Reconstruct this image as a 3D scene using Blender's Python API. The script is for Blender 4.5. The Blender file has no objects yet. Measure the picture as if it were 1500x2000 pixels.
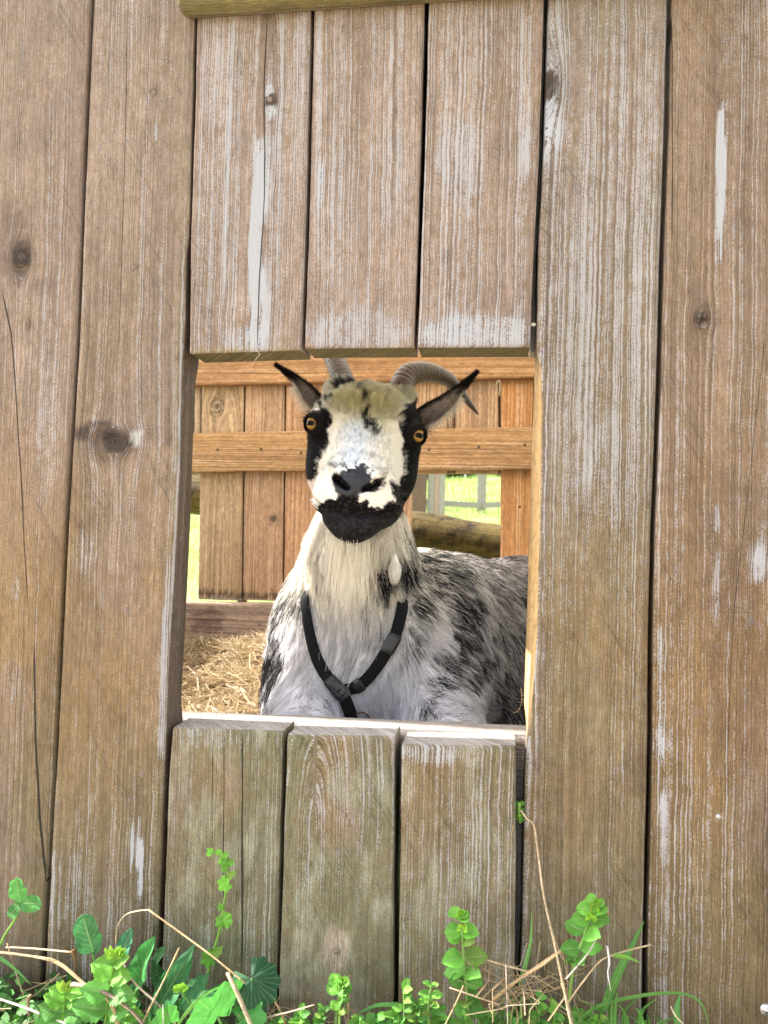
import bpy, math, random
import numpy as np
from mathutils import Vector, Matrix
from mathutils.bvhtree import BVHTree
from mathutils.kdtree import KDTree

rng = np.random.default_rng(7)
random.seed(7)
SC = bpy.context.scene
COL = SC.collection

# ------------------------------------------------------------------ camera
F_PX = 1500.0
YAW, PITCH, ROLL = math.radians(8.0), math.radians(1.5), math.radians(1.45)
CAM = Vector((0.0, -0.85, 0.55))
fwd = Vector((-math.sin(YAW) * math.cos(PITCH), math.cos(YAW) * math.cos(PITCH), math.sin(PITCH)))
right0 = fwd.cross(Vector((0, 0, 1))).normalized()
up0 = right0.cross(fwd).normalized()
rightv = (right0 * math.cos(ROLL) + up0 * math.sin(ROLL)).normalized()
upv = rightv.cross(fwd).normalized()
cam_d = bpy.data.cameras.new('camera')
cam = bpy.data.objects.new('camera', cam_d)
COL.objects.link(cam)
M = Matrix((rightv, upv, -fwd)).transposed().to_4x4()
M.translation = CAM
cam.matrix_world = M
cam_d.sensor_fit = 'HORIZONTAL'
cam_d.sensor_width = 24.0
cam_d.lens = 24.0
cam_d.clip_start = 0.02
cam_d.clip_end = 600
cam_d.dof.use_dof = True
cam_d.dof.focus_distance = 0.98
cam_d.dof.aperture_fstop = 9.0
SC.camera = cam

# ------------------------------------------------------------------ light
SUN_DIR = Vector((-0.74, 0.05, 0.62)).normalized()      # towards the sun
world = bpy.data.worlds.new('World')
SC.world = world
world.use_nodes = True
wn = world.node_tree.nodes
wl = world.node_tree.links
bg = wn['Background']
sky = wn.new('ShaderNodeTexSky')
sky.sky_type = 'NISHITA'
sky.sun_disc = False
sky.sun_elevation = math.asin(SUN_DIR.z)
sky.sun_rotation = math.atan2(SUN_DIR.x, SUN_DIR.y)
sky.air_density = 1.0
sky.dust_density = 2.5
sky.ozone_density = 0.6
hs = wn.new('ShaderNodeHueSaturation')          # desaturated: paler than a clear sky, for less blue light
hs.inputs['Saturation'].default_value = 0.30
wl.new(sky.outputs[0], hs.inputs['Color'])
wl.new(hs.outputs[0], bg.inputs[0])
bg.inputs[1].default_value = 0.15
sun_d = bpy.data.lights.new('sun', 'SUN')
sun_d.energy = 5.0
sun_d.angle = math.radians(0.5)
sun_d.color = (1.0, 0.94, 0.85)
sun = bpy.data.objects.new('sun', sun_d)
COL.objects.link(sun)
sun.rotation_euler = SUN_DIR.to_track_quat('Z', 'Y').to_euler()
SC.view_settings.view_transform = 'Standard'
SC.view_settings.look = 'None'
SC.view_settings.gamma = 1.0
SC.view_settings.exposure = 1.92
SC.view_settings.use_curve_mapping = False
SC.cycles.max_bounces = 8
SC.cycles.diffuse_bounces = 4
SC.cycles.transparent_max_bounces = 8
try:
    SC.cycles.use_denoising = True
except Exception:
    pass

# ------------------------------------------------------------------ helpers
def ray(px, py):
    d = rightv * ((px - 750) / F_PX) + upv * ((1000 - py) / F_PX) + fwd
    return d

def W(px, py, y=0.0):
    d = ray(px, py)
    return CAM + d * ((y - CAM.y) / d.y)

def WG(px, py, zf):
    """hit with a horizontal plane z"""
    d = ray(px, py)
    return CAM + d * ((zf - CAM.z) / d.z)

def h3(ix, iy, iz, seed):
    n = (ix.astype(np.int64) * 374761393 + iy.astype(np.int64) * 668265263 + iz.astype(np.int64) * 2147483647 + seed * 1274126177) & 0xffffffff
    n = ((n ^ (n >> 13)) * 1274126177) & 0xffffffff
    n = ((n ^ (n >> 16)) * 2246822519) & 0xffffffff
    n = n ^ (n >> 15)
    return (n & 0xffffff) / float(0xffffff)

def vnoise(x, y, z=0.0, seed=0):
    x, y, z = np.broadcast_arrays(np.asarray(x, float), np.asarray(y, float), np.asarray(z, float))
    ix, iy, iz = np.floor(x).astype(np.int64), np.floor(y).astype(np.int64), np.floor(z).astype(np.int64)
    fx, fy, fz = x - ix, y - iy, z - iz
    fx, fy, fz = fx * fx * (3 - 2 * fx), fy * fy * (3 - 2 * fy), fz * fz * (3 - 2 * fz)
    r = 0
    for a in (0, 1):
        for b in (0, 1):
            for c in (0, 1):
                w = (fx if a else 1 - fx) * (fy if b else 1 - fy) * (fz if c else 1 - fz)
                r = r + w * h3(ix + a, iy + b, iz + c, seed)
    return r

def fbm(x, y, z=0.0, seed=0, oct=3):
    r, a, t = 0, 1.0, 0
    x, y, z = np.asarray(x, float), np.asarray(y, float), np.asarray(z, float)
    for k in range(oct):
        r = r + a * vnoise(x * 2 ** k, y * 2 ** k, z * 2 ** k, seed + 17 * k)
        t += a
        a *= 0.5
    return r / t

def sstep(a, b, x):
    t = np.clip((x - a) / (b - a), 0, 1)
    return t * t * (3 - 2 * t)

def mesh_obj(name, V, Fc, mat=None, parent=None, smooth=True):
    me = bpy.data.meshes.new(name)
    V = np.asarray(V, dtype=np.float32).reshape(-1, 3)
    if isinstance(Fc, np.ndarray):
        nf, k = Fc.shape
        me.vertices.add(len(V)); me.vertices.foreach_set('co', V.ravel())
        me.loops.add(nf * k); me.loops.foreach_set('vertex_index', Fc.astype(np.int32).ravel())
        me.polygons.add(nf); me.polygons.foreach_set('loop_start', np.arange(0, nf * k, k, dtype=np.int32))
        me.polygons.foreach_set('loop_total', np.full(nf, k, dtype=np.int32))
        me.update(calc_edges=True)
    else:
        me.from_pydata([tuple(map(float, v)) for v in V], [], Fc)
    me.polygons.foreach_set('use_smooth', np.full(len(me.polygons), smooth, dtype=bool))
    me.update()
    o = bpy.data.objects.new(name, me)
    COL.objects.link(o)
    if mat: me.materials.append(mat)
    if parent: o.parent = parent
    return o

def add_attr(me, name, arr, kind='FLOAT'):
    a = me.attributes.new(name, kind, 'POINT')
    if kind == 'FLOAT':
        a.data.foreach_set('value', np.asarray(arr, np.float32).ravel())
    elif kind == 'FLOAT_VECTOR':
        a.data.foreach_set('vector', np.asarray(arr, np.float32).ravel())
    else:
        c = np.ones((len(arr), 4), np.float32); c[:, :3] = arr
        a.data.foreach_set('color', c.ravel())

def tag(o, label=None, cat=None, group=None, kind=None):
    if label: o['label'] = label
    if cat: o['category'] = cat
    if group: o['group'] = group
    if kind: o['kind'] = kind
    return o

def empty(name, loc=(0, 0, 0), **k):
    o = bpy.data.objects.new(name, None)
    o.empty_display_size = 0.05
    COL.objects.link(o)
    o.location = loc
    tag(o, **k)
    return o

def adopt(o, root):
    """parent keeping world place (root has translation only)"""
    o.parent = root
    o.matrix_parent_inverse = Matrix.Translation(-Vector(root.location))

def srgb(r, g, b):
    f = lambda c: (c / 255 / 12.92) if c / 255 <= 0.04045 else ((c / 255 + 0.055) / 1.055) ** 2.4
    return np.array([f(r), f(g), f(b)])

class NT:
    """small node helper"""
    def __init__(s, name):
        s.m = bpy.data.materials.new(name); s.m.use_nodes = True
        s.t = s.m.node_tree; s.n = s.t.nodes; s.l = s.t.links
        s.b = s.n['Principled BSDF']
    def new(s, k, **p):
        n = s.n.new(k)
        for a, v in p.items(): setattr(n, a, v)
        return n
    def set(s, sock, v):
        if hasattr(v, 'is_linked') or isinstance(v, bpy.types.NodeSocket): s.l.new(v, sock)
        else: sock.default_value = v
    def math(s, op, a, b=0.0, c=0.0, clamp=False):
        n = s.new('ShaderNodeMath', operation=op, use_clamp=clamp)
        for i, v in enumerate((a, b, c)): s.set(n.inputs[i], v)
        return n.outputs[0]
    def mix(s, f, a, b, mode='MIX'):
        n = s.new('ShaderNodeMix', data_type='RGBA', blend_type=mode, clamp_factor=True)
        s.set(n.inputs[0], f)
        for i, v in ((6, a), (7, b)):
            if isinstance(v, bpy.types.NodeSocket): s.l.new(v, n.inputs[i])
            else: n.inputs[i].default_value = (*v[:3], 1)
        return n.outputs[2]
    def noise(s, vec, scale=1.0, detail=2.0, rough=0.5, dist=0.0):
        n = s.new('ShaderNodeTexNoise')
        n.inputs['Scale'].default_value = scale; n.inputs['Detail'].default_value = detail
        n.inputs['Roughness'].default_value = rough; n.inputs['Distortion'].default_value = dist
        if vec is not None: s.l.new(vec, n.inputs['Vector'])
        return n.outputs['Fac']
    def attr(s, name):
        n = s.new('ShaderNodeAttribute', attribute_name=name); return n
    def comb(s, x, y, z=0.0):
        n = s.new('ShaderNodeCombineXYZ')
        for i, v in enumerate((x, y, z)): s.set(n.inputs[i], v)
        return n.outputs[0]
    def ramp(s, fac, a, b):
        n = s.new('ShaderNodeMapRange', interpolation_type='SMOOTHSTEP')
        s.set(n.inputs[0], fac); s.set(n.inputs[1], a); s.set(n.inputs[2], b)
        return n.outputs[0]
    def scalec(s, col, f):
        n = s.new('ShaderNodeVectorMath', operation='SCALE')
        s.l.new(col, n.inputs[0]); s.set(n.inputs[3], f)
        return n.outputs[0]
    def bump(s, h, strength=0.5, dist=0.001):
        n = s.new('ShaderNodeBump'); n.inputs['Strength'].default_value = strength
        n.inputs['Distance'].default_value = dist
        s.l.new(h, n.inputs['Height']); s.l.new(n.outputs[0], s.b.inputs['Normal'])

def wood_material(name, lineF=640.0, white=(0.37, 0.385, 0.425), paint_gain=1.0, bump=0.8, contrast=1.0, speck=1.0, mott=((0.125, 0.100, 0.092), (0.26, 0.175, 0.095))):
    t = NT(name)
    g = t.attr('grain').outputs['Fac']; al = t.attr('along').outputs['Fac']
    base = t.attr('base').outputs['Color']; pa = t.attr('paint').outputs['Fac']
    # wobble
    w0 = t.noise(t.comb(t.math('MULTIPLY', g, 12.0), t.math('MULTIPLY', al, 14.0)), 1.0, 3.0)
    w1 = t.noise(t.comb(t.math('MULTIPLY', g, 55.0), t.math('MULTIPLY', al, 60.0), 1.0), 1.0, 2.0)
    g2 = t.math('ADD', g, t.math('MULTIPLY', t.math('SUBTRACT', w0, 0.5), 0.006))
    g2 = t.math('ADD', g2, t.math('MULTIPLY', t.math('SUBTRACT', w1, 0.5), 0.0022))
    n5 = t.noise(t.comb(t.math('MULTIPLY', g, 130.0), t.math('MULTIPLY', al, 85.0), 6.0), 1.0, 4.0, 0.62)
    n6 = t.noise(t.comb(t.math('MULTIPLY', g, 36.0), t.math('MULTIPLY', al, 14.0), 8.0), 1.0, 4.0, 0.6)
    n1 = t.noise(t.comb(t.math('MULTIPLY', g2, lineF), t.math('MULTIPLY', al, 1.6)), 1.0, 1.5, 0.45)
    n1b = t.noise(t.comb(t.math('MULTIPLY', g2, lineF * 0.33), t.math('MULTIPLY', al, 1.0), 3.3), 1.0, 1.0)
    n2 = t.noise(t.comb(t.math('MULTIPLY', g2, lineF * 4.0), t.math('MULTIPLY', al, 60.0), 7.0), 1.0, 2.0, 0.6)
    n3 = t.noise(t.comb(t.math('MULTIPLY', g2, 900.0), t.math('MULTIPLY', al, 420.0), 2.0), 1.0, 2.0, 0.65)
    n4 = t.noise(t.comb(t.math('MULTIPLY', g2, 90.0), t.math('MULTIPLY', al, 22.0), 5.0), 1.0, 4.0, 0.6)
    f1 = t.math('MULTIPLY_ADD', t.math('SUBTRACT', n1, 0.5), 1.7 * contrast, 1.0)
    f2 = t.math('MULTIPLY_ADD', t.math('SUBTRACT', n2, 0.5), 1.7 * contrast, 1.0)
    f3 = t.math('MULTIPLY_ADD', t.math('SUBTRACT', n3, 0.5), 1.5 * speck, 1.0)
    f4 = t.math('MULTIPLY_ADD', t.math('SUBTRACT', n4, 0.5), 1.0 * contrast, 1.0)
    f = t.math('MULTIPLY', t.math('MULTIPLY', f1, f2), t.math('MULTIPLY', f3, f4))
    f = t.math('MULTIPLY', f, t.math('MULTIPLY_ADD', t.ramp(n2, 0.30, 0.42), 0.30, 0.70))
    c = t.scalec(base, f)
    # blotchy weathering: purplish grey and ochre
    c = t.mix(t.math('MULTIPLY', t.math('MULTIPLY', t.ramp(n5, 0.50, 0.66), t.ramp(n6, 0.42, 0.62)), 0.62 * speck), c, mott[0])
    c = t.mix(t.math('MULTIPLY', t.math('MULTIPLY', t.math('SUBTRACT', 1.0, t.ramp(n5, 0.36, 0.50)), t.math('SUBTRACT', 1.0, t.ramp(n6, 0.40, 0.58))), 0.40 * speck), c, mott[1])
    c = t.scalec(c, t.math('MULTIPLY_ADD', t.math('SUBTRACT', n5, 0.5), 0.9 * speck, 1.0))
    # faint slanting saw marks
    sm = t.noise(t.comb(t.math('MULTIPLY', t.math('MULTIPLY_ADD', al, 0.62, g), 260.0), t.math('MULTIPLY', t.math('SUBTRACT', g, al), 5.0), 9.0), 1.0, 2.0, 0.5)
    sl = t.noise(t.comb(t.math('MULTIPLY', g, 11.0), t.math('MULTIPLY', al, 4.0), 4.0), 1.0, 1.0)
    sm = t.math('MULTIPLY', t.ramp(sm, 0.56, 0.68), t.ramp(sl, 0.42, 0.62))
    c = t.scalec(c, t.math('MULTIPLY_ADD', sm, -0.22 * speck, 1.0))
    # residue of old whitewash on the raised grain
    k = t.math('ADD', t.math('MULTIPLY_ADD', n1, 1.0, -0.125), t.math('MULTIPLY', n1b, 0.45))
    k = t.math('ADD', k, t.math('MULTIPLY', t.math('SUBTRACT', pa, 0.5), 0.34 * paint_gain))
    k = t.math('ADD', k, t.math('MULTIPLY', t.math('SUBTRACT', n4, 0.5), 0.30))
    k = t.math('ADD', k, t.math('MULTIPLY', t.math('SUBTRACT', n5, 0.5), 0.40))
    k = t.math('ADD', k, t.math('MULTIPLY', t.math('SUBTRACT', n3, 0.5), 0.62))
    wm = t.math('MULTIPLY', t.math('MULTIPLY', t.ramp(k, 0.655, 0.76), t.math('MULTIPLY_ADD', t.ramp(pa, 0.75, 1.2), 0.32, 0.64)), t.math('MULTIPLY_ADD', t.math('MAXIMUM', t.ramp(n1, 0.36, 0.56), t.ramp(pa, 0.8, 1.2)), 0.6, 0.4))
    c = t.mix(wm, c, white)
    # cracks
    cd = t.new('ShaderNodeSeparateXYZ'); t.l.new(t.attr('cd').outputs['Vector'], cd.inputs[0])
    cw = t.new('ShaderNodeSeparateXYZ'); t.l.new(t.attr('cw').outputs['Vector'], cw.inputs[0])
    cm = None
    for i in range(3):
        dd = t.math('ABSOLUTE', t.math('ADD', cd.outputs[i], t.math('MULTIPLY', t.math('SUBTRACT', w0, 0.5), 0.0025)))
        x = t.math('SUBTRACT', 1.0, t.ramp(dd, t.math('MULTIPLY', cw.outputs[i], 0.45), cw.outputs[i]), clamp=True)
        x = t.math('MULTIPLY', x, t.math('GREATER_THAN', cw.outputs[i], 0.00005))
        cm = x if cm is None else t.math('MAXIMUM', cm, x)
    c = t.mix(t.math('MULTIPLY', cm, 0.92), c, (0.012, 0.01, 0.009))
    t.l.new(c, t.b.inputs['Base Color'])
    t.b.inputs['Roughness'].default_value = 0.82
    t.b.inputs['Specular IOR Level'].default_value = 0.25
    h = t.math('ADD', t.math('MULTIPLY', n1, 1.0), t.math('MULTIPLY', n2, 0.35))
    h = t.math('ADD', h, t.math('MULTIPLY', n3, 0.25))
    h = t.math('ADD', h, t.math('MULTIPLY', wm, 0.25))
    h = t.math('SUBTRACT', h, t.math('MULTIPLY', cm, 2.0))
    t.bump(h, bump, 0.0011)
    return t.m

M_OLD = wood_material('weathered_wood')
M_NEW = wood_material('warm_wood', lineF=270.0, white=(0.55, 0.42, 0.30), paint_gain=0.5, bump=0.5, contrast=1.0, speck=0.6)

def lin(pts):
    """polyline of (px,py) on plane y -> x as a function of z"""
    return pts

def board(name, parent, mat, L, R, zt, zb, yf, t, axis='z', bev=0.0017, top=None, colf=None, paintf=None,
          knots=(), cracks=(), cath=(), slant=0.0, capcol=(0.35, 0.33, 0.3), cell=(0.0035, 0.006), wob=0.0008, endr=0.002,
          seed=0, cap_paint=0.3, rough=0.0006):
    """A sawn board. L, R: arrays [[along, across]...] giving both edges; zt/zb = (at L, at R) ends. axis 'z' upright, 'x' lying."""
    L = np.array(sorted(map(tuple, L))); R = np.array(sorted(map(tuple, R)))
    if np.isscalar(zt): zt = (zt, zt)
    if np.isscalar(zb): zb = (zb, zb)
    wid = abs(np.mean(R[:, 1]) - np.mean(L[:, 1])); ln = abs(np.mean(zt) - np.mean(zb))
    nu = max(4, int(wid / cell[0])); nv = max(3, int(ln / cell[1]))
    us = np.linspace(0, 1, nu + 1)[1:-1]
    prof = [(0, 0, bev), (0, bev * 0.3, bev * 0.3)] + [(u, 0, 0) for u in us if bev / wid < u < 1 - bev / wid] + \
           [(1, -bev * 0.3, bev * 0.3), (1, 0, bev), (1, 0, t), (0, 0, t)]
    prof = np.array(prof)
    vs = np.linspace(0, 1, nv + 1)
    e = endr / ln
    vs = np.concatenate([[0, 0, e * 0.3, e], vs[(vs > e * 1.5) & (vs < 1 - e * 1.5)], [1 - e, 1 - e * 0.3, 1, 1]])
    ins = np.zeros(len(vs)); ins[[0, 1]] = endr; ins[2] = endr * 0.3
    ins[[-1, -2]] = endr; ins[-3] = endr * 0.3
    U = prof[None, :, 0]; V_ = vs[:, None]
    along = (zb[0] + (zb[1] - zb[0]) * U) * (1 - V_) + (zt[0] + (zt[1] - zt[0]) * U) * V_
    xl = np.interp(along, L[:, 0], L[:, 1]) + (fbm(along * 18, 0.3, seed + 1.0, seed, 3) - 0.5) * wob * 2
    xr = np.interp(along, R[:, 0], R[:, 1]) + (fbm(along * 18, 9.3, seed + 2.0, seed, 3) - 0.5) * wob * 2
    xr = np.maximum(xr, xl + 0.002)
    sg = 1.0
    if wid > .05: xl = xl + .0006; xr = xr - .0006
    across = xl + (xr - xl) * U + prof[None, :, 1] * sg
    dep = yf + prof[None, :, 2] + np.where(prof[None, :, 2] < t * 0.9, ins[:, None], 0)
    front = (prof[None, :, 2] < 1e-9)
    dep = dep + np.where(front, (fbm(across * 25, along * 6, seed, seed + 3, 3) - 0.5) * rough * 2, 0)
    nr, nc = across.shape
    # attributes
    g = across.copy()
    for (ka, kl, R0, asp) in knots:
        du = across - ka; dv = (along - kl) * asp
        r2 = du * du + dv * dv + 1e-9
        gk = du * np.maximum(0.0, 1 - R0 * R0 / r2)
        wgt = np.exp(-r2 / (R0 * 5) ** 2)
        inside = sstep(R0 * 1.05, R0 * 0.9, np.sqrt(r2))
        gk = gk * (1 - inside) + np.sqrt(r2) * 1.5 * inside
        g = g + (gk - du) * np.where(np.sqrt(r2) < R0 * 6, 1.0, wgt * 0 + np.exp(-(np.sqrt(r2) - R0 * 6) / (R0 * 3)).clip(0, 1))
    for (ca, cl, k, sgn) in cath:
        dv = np.maximum(0, (along - cl) * sgn) * k
        g = ca + np.sign(g - ca) * np.hypot(g - ca, dv)
    g = g + slant * along + (dep - yf) * 0.8
    nn = nr * nc
    colr = np.ones((nr, nc, 3)) * 0.3 if colf is None else colf(across, along)
    pnt = np.zeros((nr, nc)) if paintf is None else paintf(across, along)
    for (ka, kl, R0, asp) in knots:
        d = np.sqrt((across - ka) ** 2 + ((along - kl) * max(asp, 0.75)) ** 2)
        d = d + (fbm(across * 90, along * 90, seed, 6, 3) - .5) * R0 * 1.1
        m = (sstep(R0 * 1.1, R0 * 0.8, d) * (.45 + 1.1 * fbm(across * 200, along * 200, 0, 8, 3)))[..., None]
        ringm = np.exp(-((d - R0 * 1.05) / (R0 * .16)) ** 2)[..., None]
        colr = colr * (1 - np.clip(m, 0, .85) * 0.75) * (1 - .45 * ringm) * (1 - 0.22 * sstep(R0 * 2.6, R0, d)[..., None])
        pnt = pnt * (1 - m[..., 0])
    cd = np.ones((nr, nc, 3)) ; cw = np.zeros((nr, nc, 3))
    for i, (pts, w) in enumerate(cracks[:3]):
        p = np.array(sorted(map(tuple, pts)))
        cd[..., i] = across - np.interp(along, p[:, 0], p[:, 1])
        end = np.minimum(sstep(p[0, 0] - 0.001, p[0, 0] + 0.03, along), sstep(p[-1, 0] + 0.001, p[-1, 0] - 0.03, along))
        cw[..., i] = w * end * (0.55 + 0.9 * fbm(along * 12, i, 0, seed + 9, 2))
    capm = np.zeros((nr, 1)); capm[[0, -1]] = 1
    colr = colr * (1 - capm[..., None]) + np.array(capcol) * capm[..., None]
    pnt = pnt * (1 - capm) + cap_paint * capm
    if axis == 'z': P = np.stack([across, dep + 0 * across, along], -1)
    else: P = np.stack([along, dep + 0 * across, across], -1)
    idx = np.arange(nn).reshape(nr, nc)
    r0, r1 = idx[:-1], idx[1:]
    a, b = r0, np.roll(r0, -1, 1); c, d = np.roll(r1, -1, 1), r1
    keep = np.ones(nr - 1, bool); keep[0] = False; keep[-1] = False
    Q = np.stack([a, b, c, d], -1)[keep].reshape(-1, 4)
    if axis != 'z': Q = Q[:, ::-1]
    faces = [tuple(map(int, q)) for q in Q]
    cap0 = [int(i) for i in idx[0]][::-1]; cap1 = [int(i) for i in idx[-1]]
    if axis != 'z': cap0, cap1 = cap0[::-1], cap1[::-1]
    faces += [tuple(cap0), tuple(cap1)]
    o = mesh_obj(name, P.reshape(-1, 3), faces, mat, parent)
    me = o.data
    add_attr(me, 'grain', g.ravel() + seed * 0.731)
    al2 = along + (0.4 * (dep - yf))
    add_attr(me, 'along', (al2 + seed * 1.37).ravel())
    add_attr(me, 'paint', (pnt + 0 * across).ravel())
    add_attr(me, 'base', np.clip(colr, 0.002, 1).reshape(-1, 3), 'FLOAT_COLOR')
    add_attr(me, 'cd', cd.reshape(-1, 3), 'FLOAT_VECTOR')
    add_attr(me, 'cw', cw.reshape(-1, 3), 'FLOAT_VECTOR')
    sm = np.ones(len(me.polygons), bool); sm[-2:] = False
    me.polygons.foreach_set('use_smooth', sm)
    return o
# ------------------------------------------------------------------ the front wall
front = empty('plank_wall', (W(700, 1000).x, 0.0, 0.0), label='weathered brown plank wall with a square opening the goat looks through', cat='wall')

def E(pts, y=0.0, z0=None, z1=None, x0=None, x1=None):
    """edge drawn through picture points, extended straight to z0 / z1"""
    w = [W(px, py, y) for px, py in pts]
    a = sorted([(p.z, p.x) for p in w])
    def ext(z):
        (za, xa), (zb, xb) = (a[0], a[-1])
        return xa + (xb - xa) * (z - za) / (zb - za)
    a2 = list(a)
    if z0 is not None and z0 < a[0][0]: a2.insert(0, (z0, ext(z0)))
    if z1 is not None and z1 > a[-1][0]: a2.append((z1, ext(z1)))
    return a2

def xz(px, py, y=0.0):
    p = W(px, py, y); return p.x, p.z

T1, T2, T3 = np.array([0.250, 0.194, 0.163]), np.array([0.220, 0.154, 0.086]), np.array([0.165, 0.136, 0.086])

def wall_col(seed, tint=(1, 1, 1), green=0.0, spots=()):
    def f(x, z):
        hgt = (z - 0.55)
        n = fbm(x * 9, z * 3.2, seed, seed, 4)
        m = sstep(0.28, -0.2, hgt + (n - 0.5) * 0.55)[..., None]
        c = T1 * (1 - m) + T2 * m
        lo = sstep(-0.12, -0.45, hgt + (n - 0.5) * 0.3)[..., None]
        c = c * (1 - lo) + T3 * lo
        n2 = fbm(x * 30, z * 5, seed + 5, seed + 2, 3)[..., None]
        c = c * (0.78 + 0.44 * n2)
        n3 = sstep(0.58, 0.75, fbm(x * 14 + 3, z * 6, seed + 1, seed + 7, 3))[..., None]
        c = c * (1 - 0.30 * n3) + np.array([0.26, 0.20, 0.19]) * 0.30 * n3
        if green:
            gr = (sstep(0.30, 0.6, fbm(x * 12, z * 8, 1, seed + 4, 3)) * green)[..., None]
            c = c * (1 - gr) + np.array([0.150, 0.142, 0.088]) * gr
        if green:
            pl = (sstep(.50, .66, fbm(x * 55, z * 22, 2, seed + 14, 4)) * green * .6)[..., None]
            c = c * (1 - pl) + np.array([.27, .265, .20]) * pl
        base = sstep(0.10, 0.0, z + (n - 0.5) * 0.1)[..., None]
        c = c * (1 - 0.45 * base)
        for (px, py, rx, ry, cc, k) in spots:
            sx, sz = xz(px, py)
            d = np.sqrt(((x - sx) / rx) ** 2 + ((z - sz) / ry) ** 2) + (fbm(x * 60, z * 60, 0, seed + 1, 3) - 0.5) * 0.9
            mm = (sstep(1.15, 0.75, d) * k)[..., None]
            c = c * (1 - mm) + np.array(cc) * mm
        return c * np.array(tint)
    return f

def wall_paint(seed, base=0.4, amp=0.5, bands=()):
    def f(x, z):
        p = base + amp * (fbm(x * 7, z * 2.6, seed, seed + 20, 3) - 0.5) * 2
        for (px, py, rx, ry, k) in bands:
            sx, sz = xz(px, py)
            d = np.sqrt(((x - sx) / rx) ** 2 + ((z - sz) / ry) ** 2) + (fbm(x * 70, z * 30, 0, seed + 1, 3) - 0.5) * 0.8
            p = p + k * sstep(1.25, 0.6, d)
        return p
    return f

ZB, ZT = -0.05, 1.42
PW = 0.05
def kn(px, py, r, asp=0.55):
    x, z = xz(px, py); return (x, z, r, asp)
def ck(pts, w): return ([(p[1], p[0]) for p in [xz(*q) for q in pts]], w)

S1 = [(178, 0), (160, 400), (148, 700), (130, 1000), (105, 1500), (88, 1800), (82, 1930)]
def shift(p, d): return [(x + d, y) for x, y in p]

DK = (0.075, 0.052, 0.045)
# planks beyond the left edge of the picture and the two full-height ones left of the opening
for k in range(2):
    e1 = shift(S1, -235 * (k + 1) - 3); e0 = shift(S1, -235 * (k + 2) + 3)
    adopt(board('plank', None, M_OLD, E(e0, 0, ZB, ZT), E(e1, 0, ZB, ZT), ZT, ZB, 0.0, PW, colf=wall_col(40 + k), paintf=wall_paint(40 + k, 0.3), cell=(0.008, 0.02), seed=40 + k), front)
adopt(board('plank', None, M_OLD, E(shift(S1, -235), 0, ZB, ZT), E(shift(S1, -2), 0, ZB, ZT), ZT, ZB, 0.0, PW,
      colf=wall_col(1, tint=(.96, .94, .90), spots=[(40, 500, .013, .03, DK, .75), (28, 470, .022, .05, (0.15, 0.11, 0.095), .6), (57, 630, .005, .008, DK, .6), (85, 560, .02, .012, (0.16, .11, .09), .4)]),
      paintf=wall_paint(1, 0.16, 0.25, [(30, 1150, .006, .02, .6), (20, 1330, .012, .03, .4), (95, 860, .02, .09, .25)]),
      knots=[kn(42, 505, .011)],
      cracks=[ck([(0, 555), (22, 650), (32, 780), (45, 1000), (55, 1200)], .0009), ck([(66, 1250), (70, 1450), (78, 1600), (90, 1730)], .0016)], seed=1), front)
R2 = [(382, 0), (375, 250), (369, 455), (363, 500), (361, 640), (357, 705), (350, 940), (342, 1100), (333, 1240), (325, 1410), (321, 1500), (311, 1780), (306, 2000)]
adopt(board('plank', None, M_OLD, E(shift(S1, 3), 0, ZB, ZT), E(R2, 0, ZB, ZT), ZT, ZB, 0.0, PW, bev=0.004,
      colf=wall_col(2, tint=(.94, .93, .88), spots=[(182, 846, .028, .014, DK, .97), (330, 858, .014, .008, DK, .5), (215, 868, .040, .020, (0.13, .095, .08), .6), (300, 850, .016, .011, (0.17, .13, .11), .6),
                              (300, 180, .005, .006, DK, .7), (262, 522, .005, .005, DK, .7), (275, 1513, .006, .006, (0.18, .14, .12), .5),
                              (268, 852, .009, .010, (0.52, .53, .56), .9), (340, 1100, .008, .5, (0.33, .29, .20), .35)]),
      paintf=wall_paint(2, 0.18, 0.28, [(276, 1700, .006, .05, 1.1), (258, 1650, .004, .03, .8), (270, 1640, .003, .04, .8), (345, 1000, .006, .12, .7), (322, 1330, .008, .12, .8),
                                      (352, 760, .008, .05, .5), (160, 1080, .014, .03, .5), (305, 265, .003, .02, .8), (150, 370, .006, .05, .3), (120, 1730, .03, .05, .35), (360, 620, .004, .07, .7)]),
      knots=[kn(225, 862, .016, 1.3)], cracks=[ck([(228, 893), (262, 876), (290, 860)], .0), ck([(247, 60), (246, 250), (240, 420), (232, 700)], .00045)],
      seed=2), front)

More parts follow.
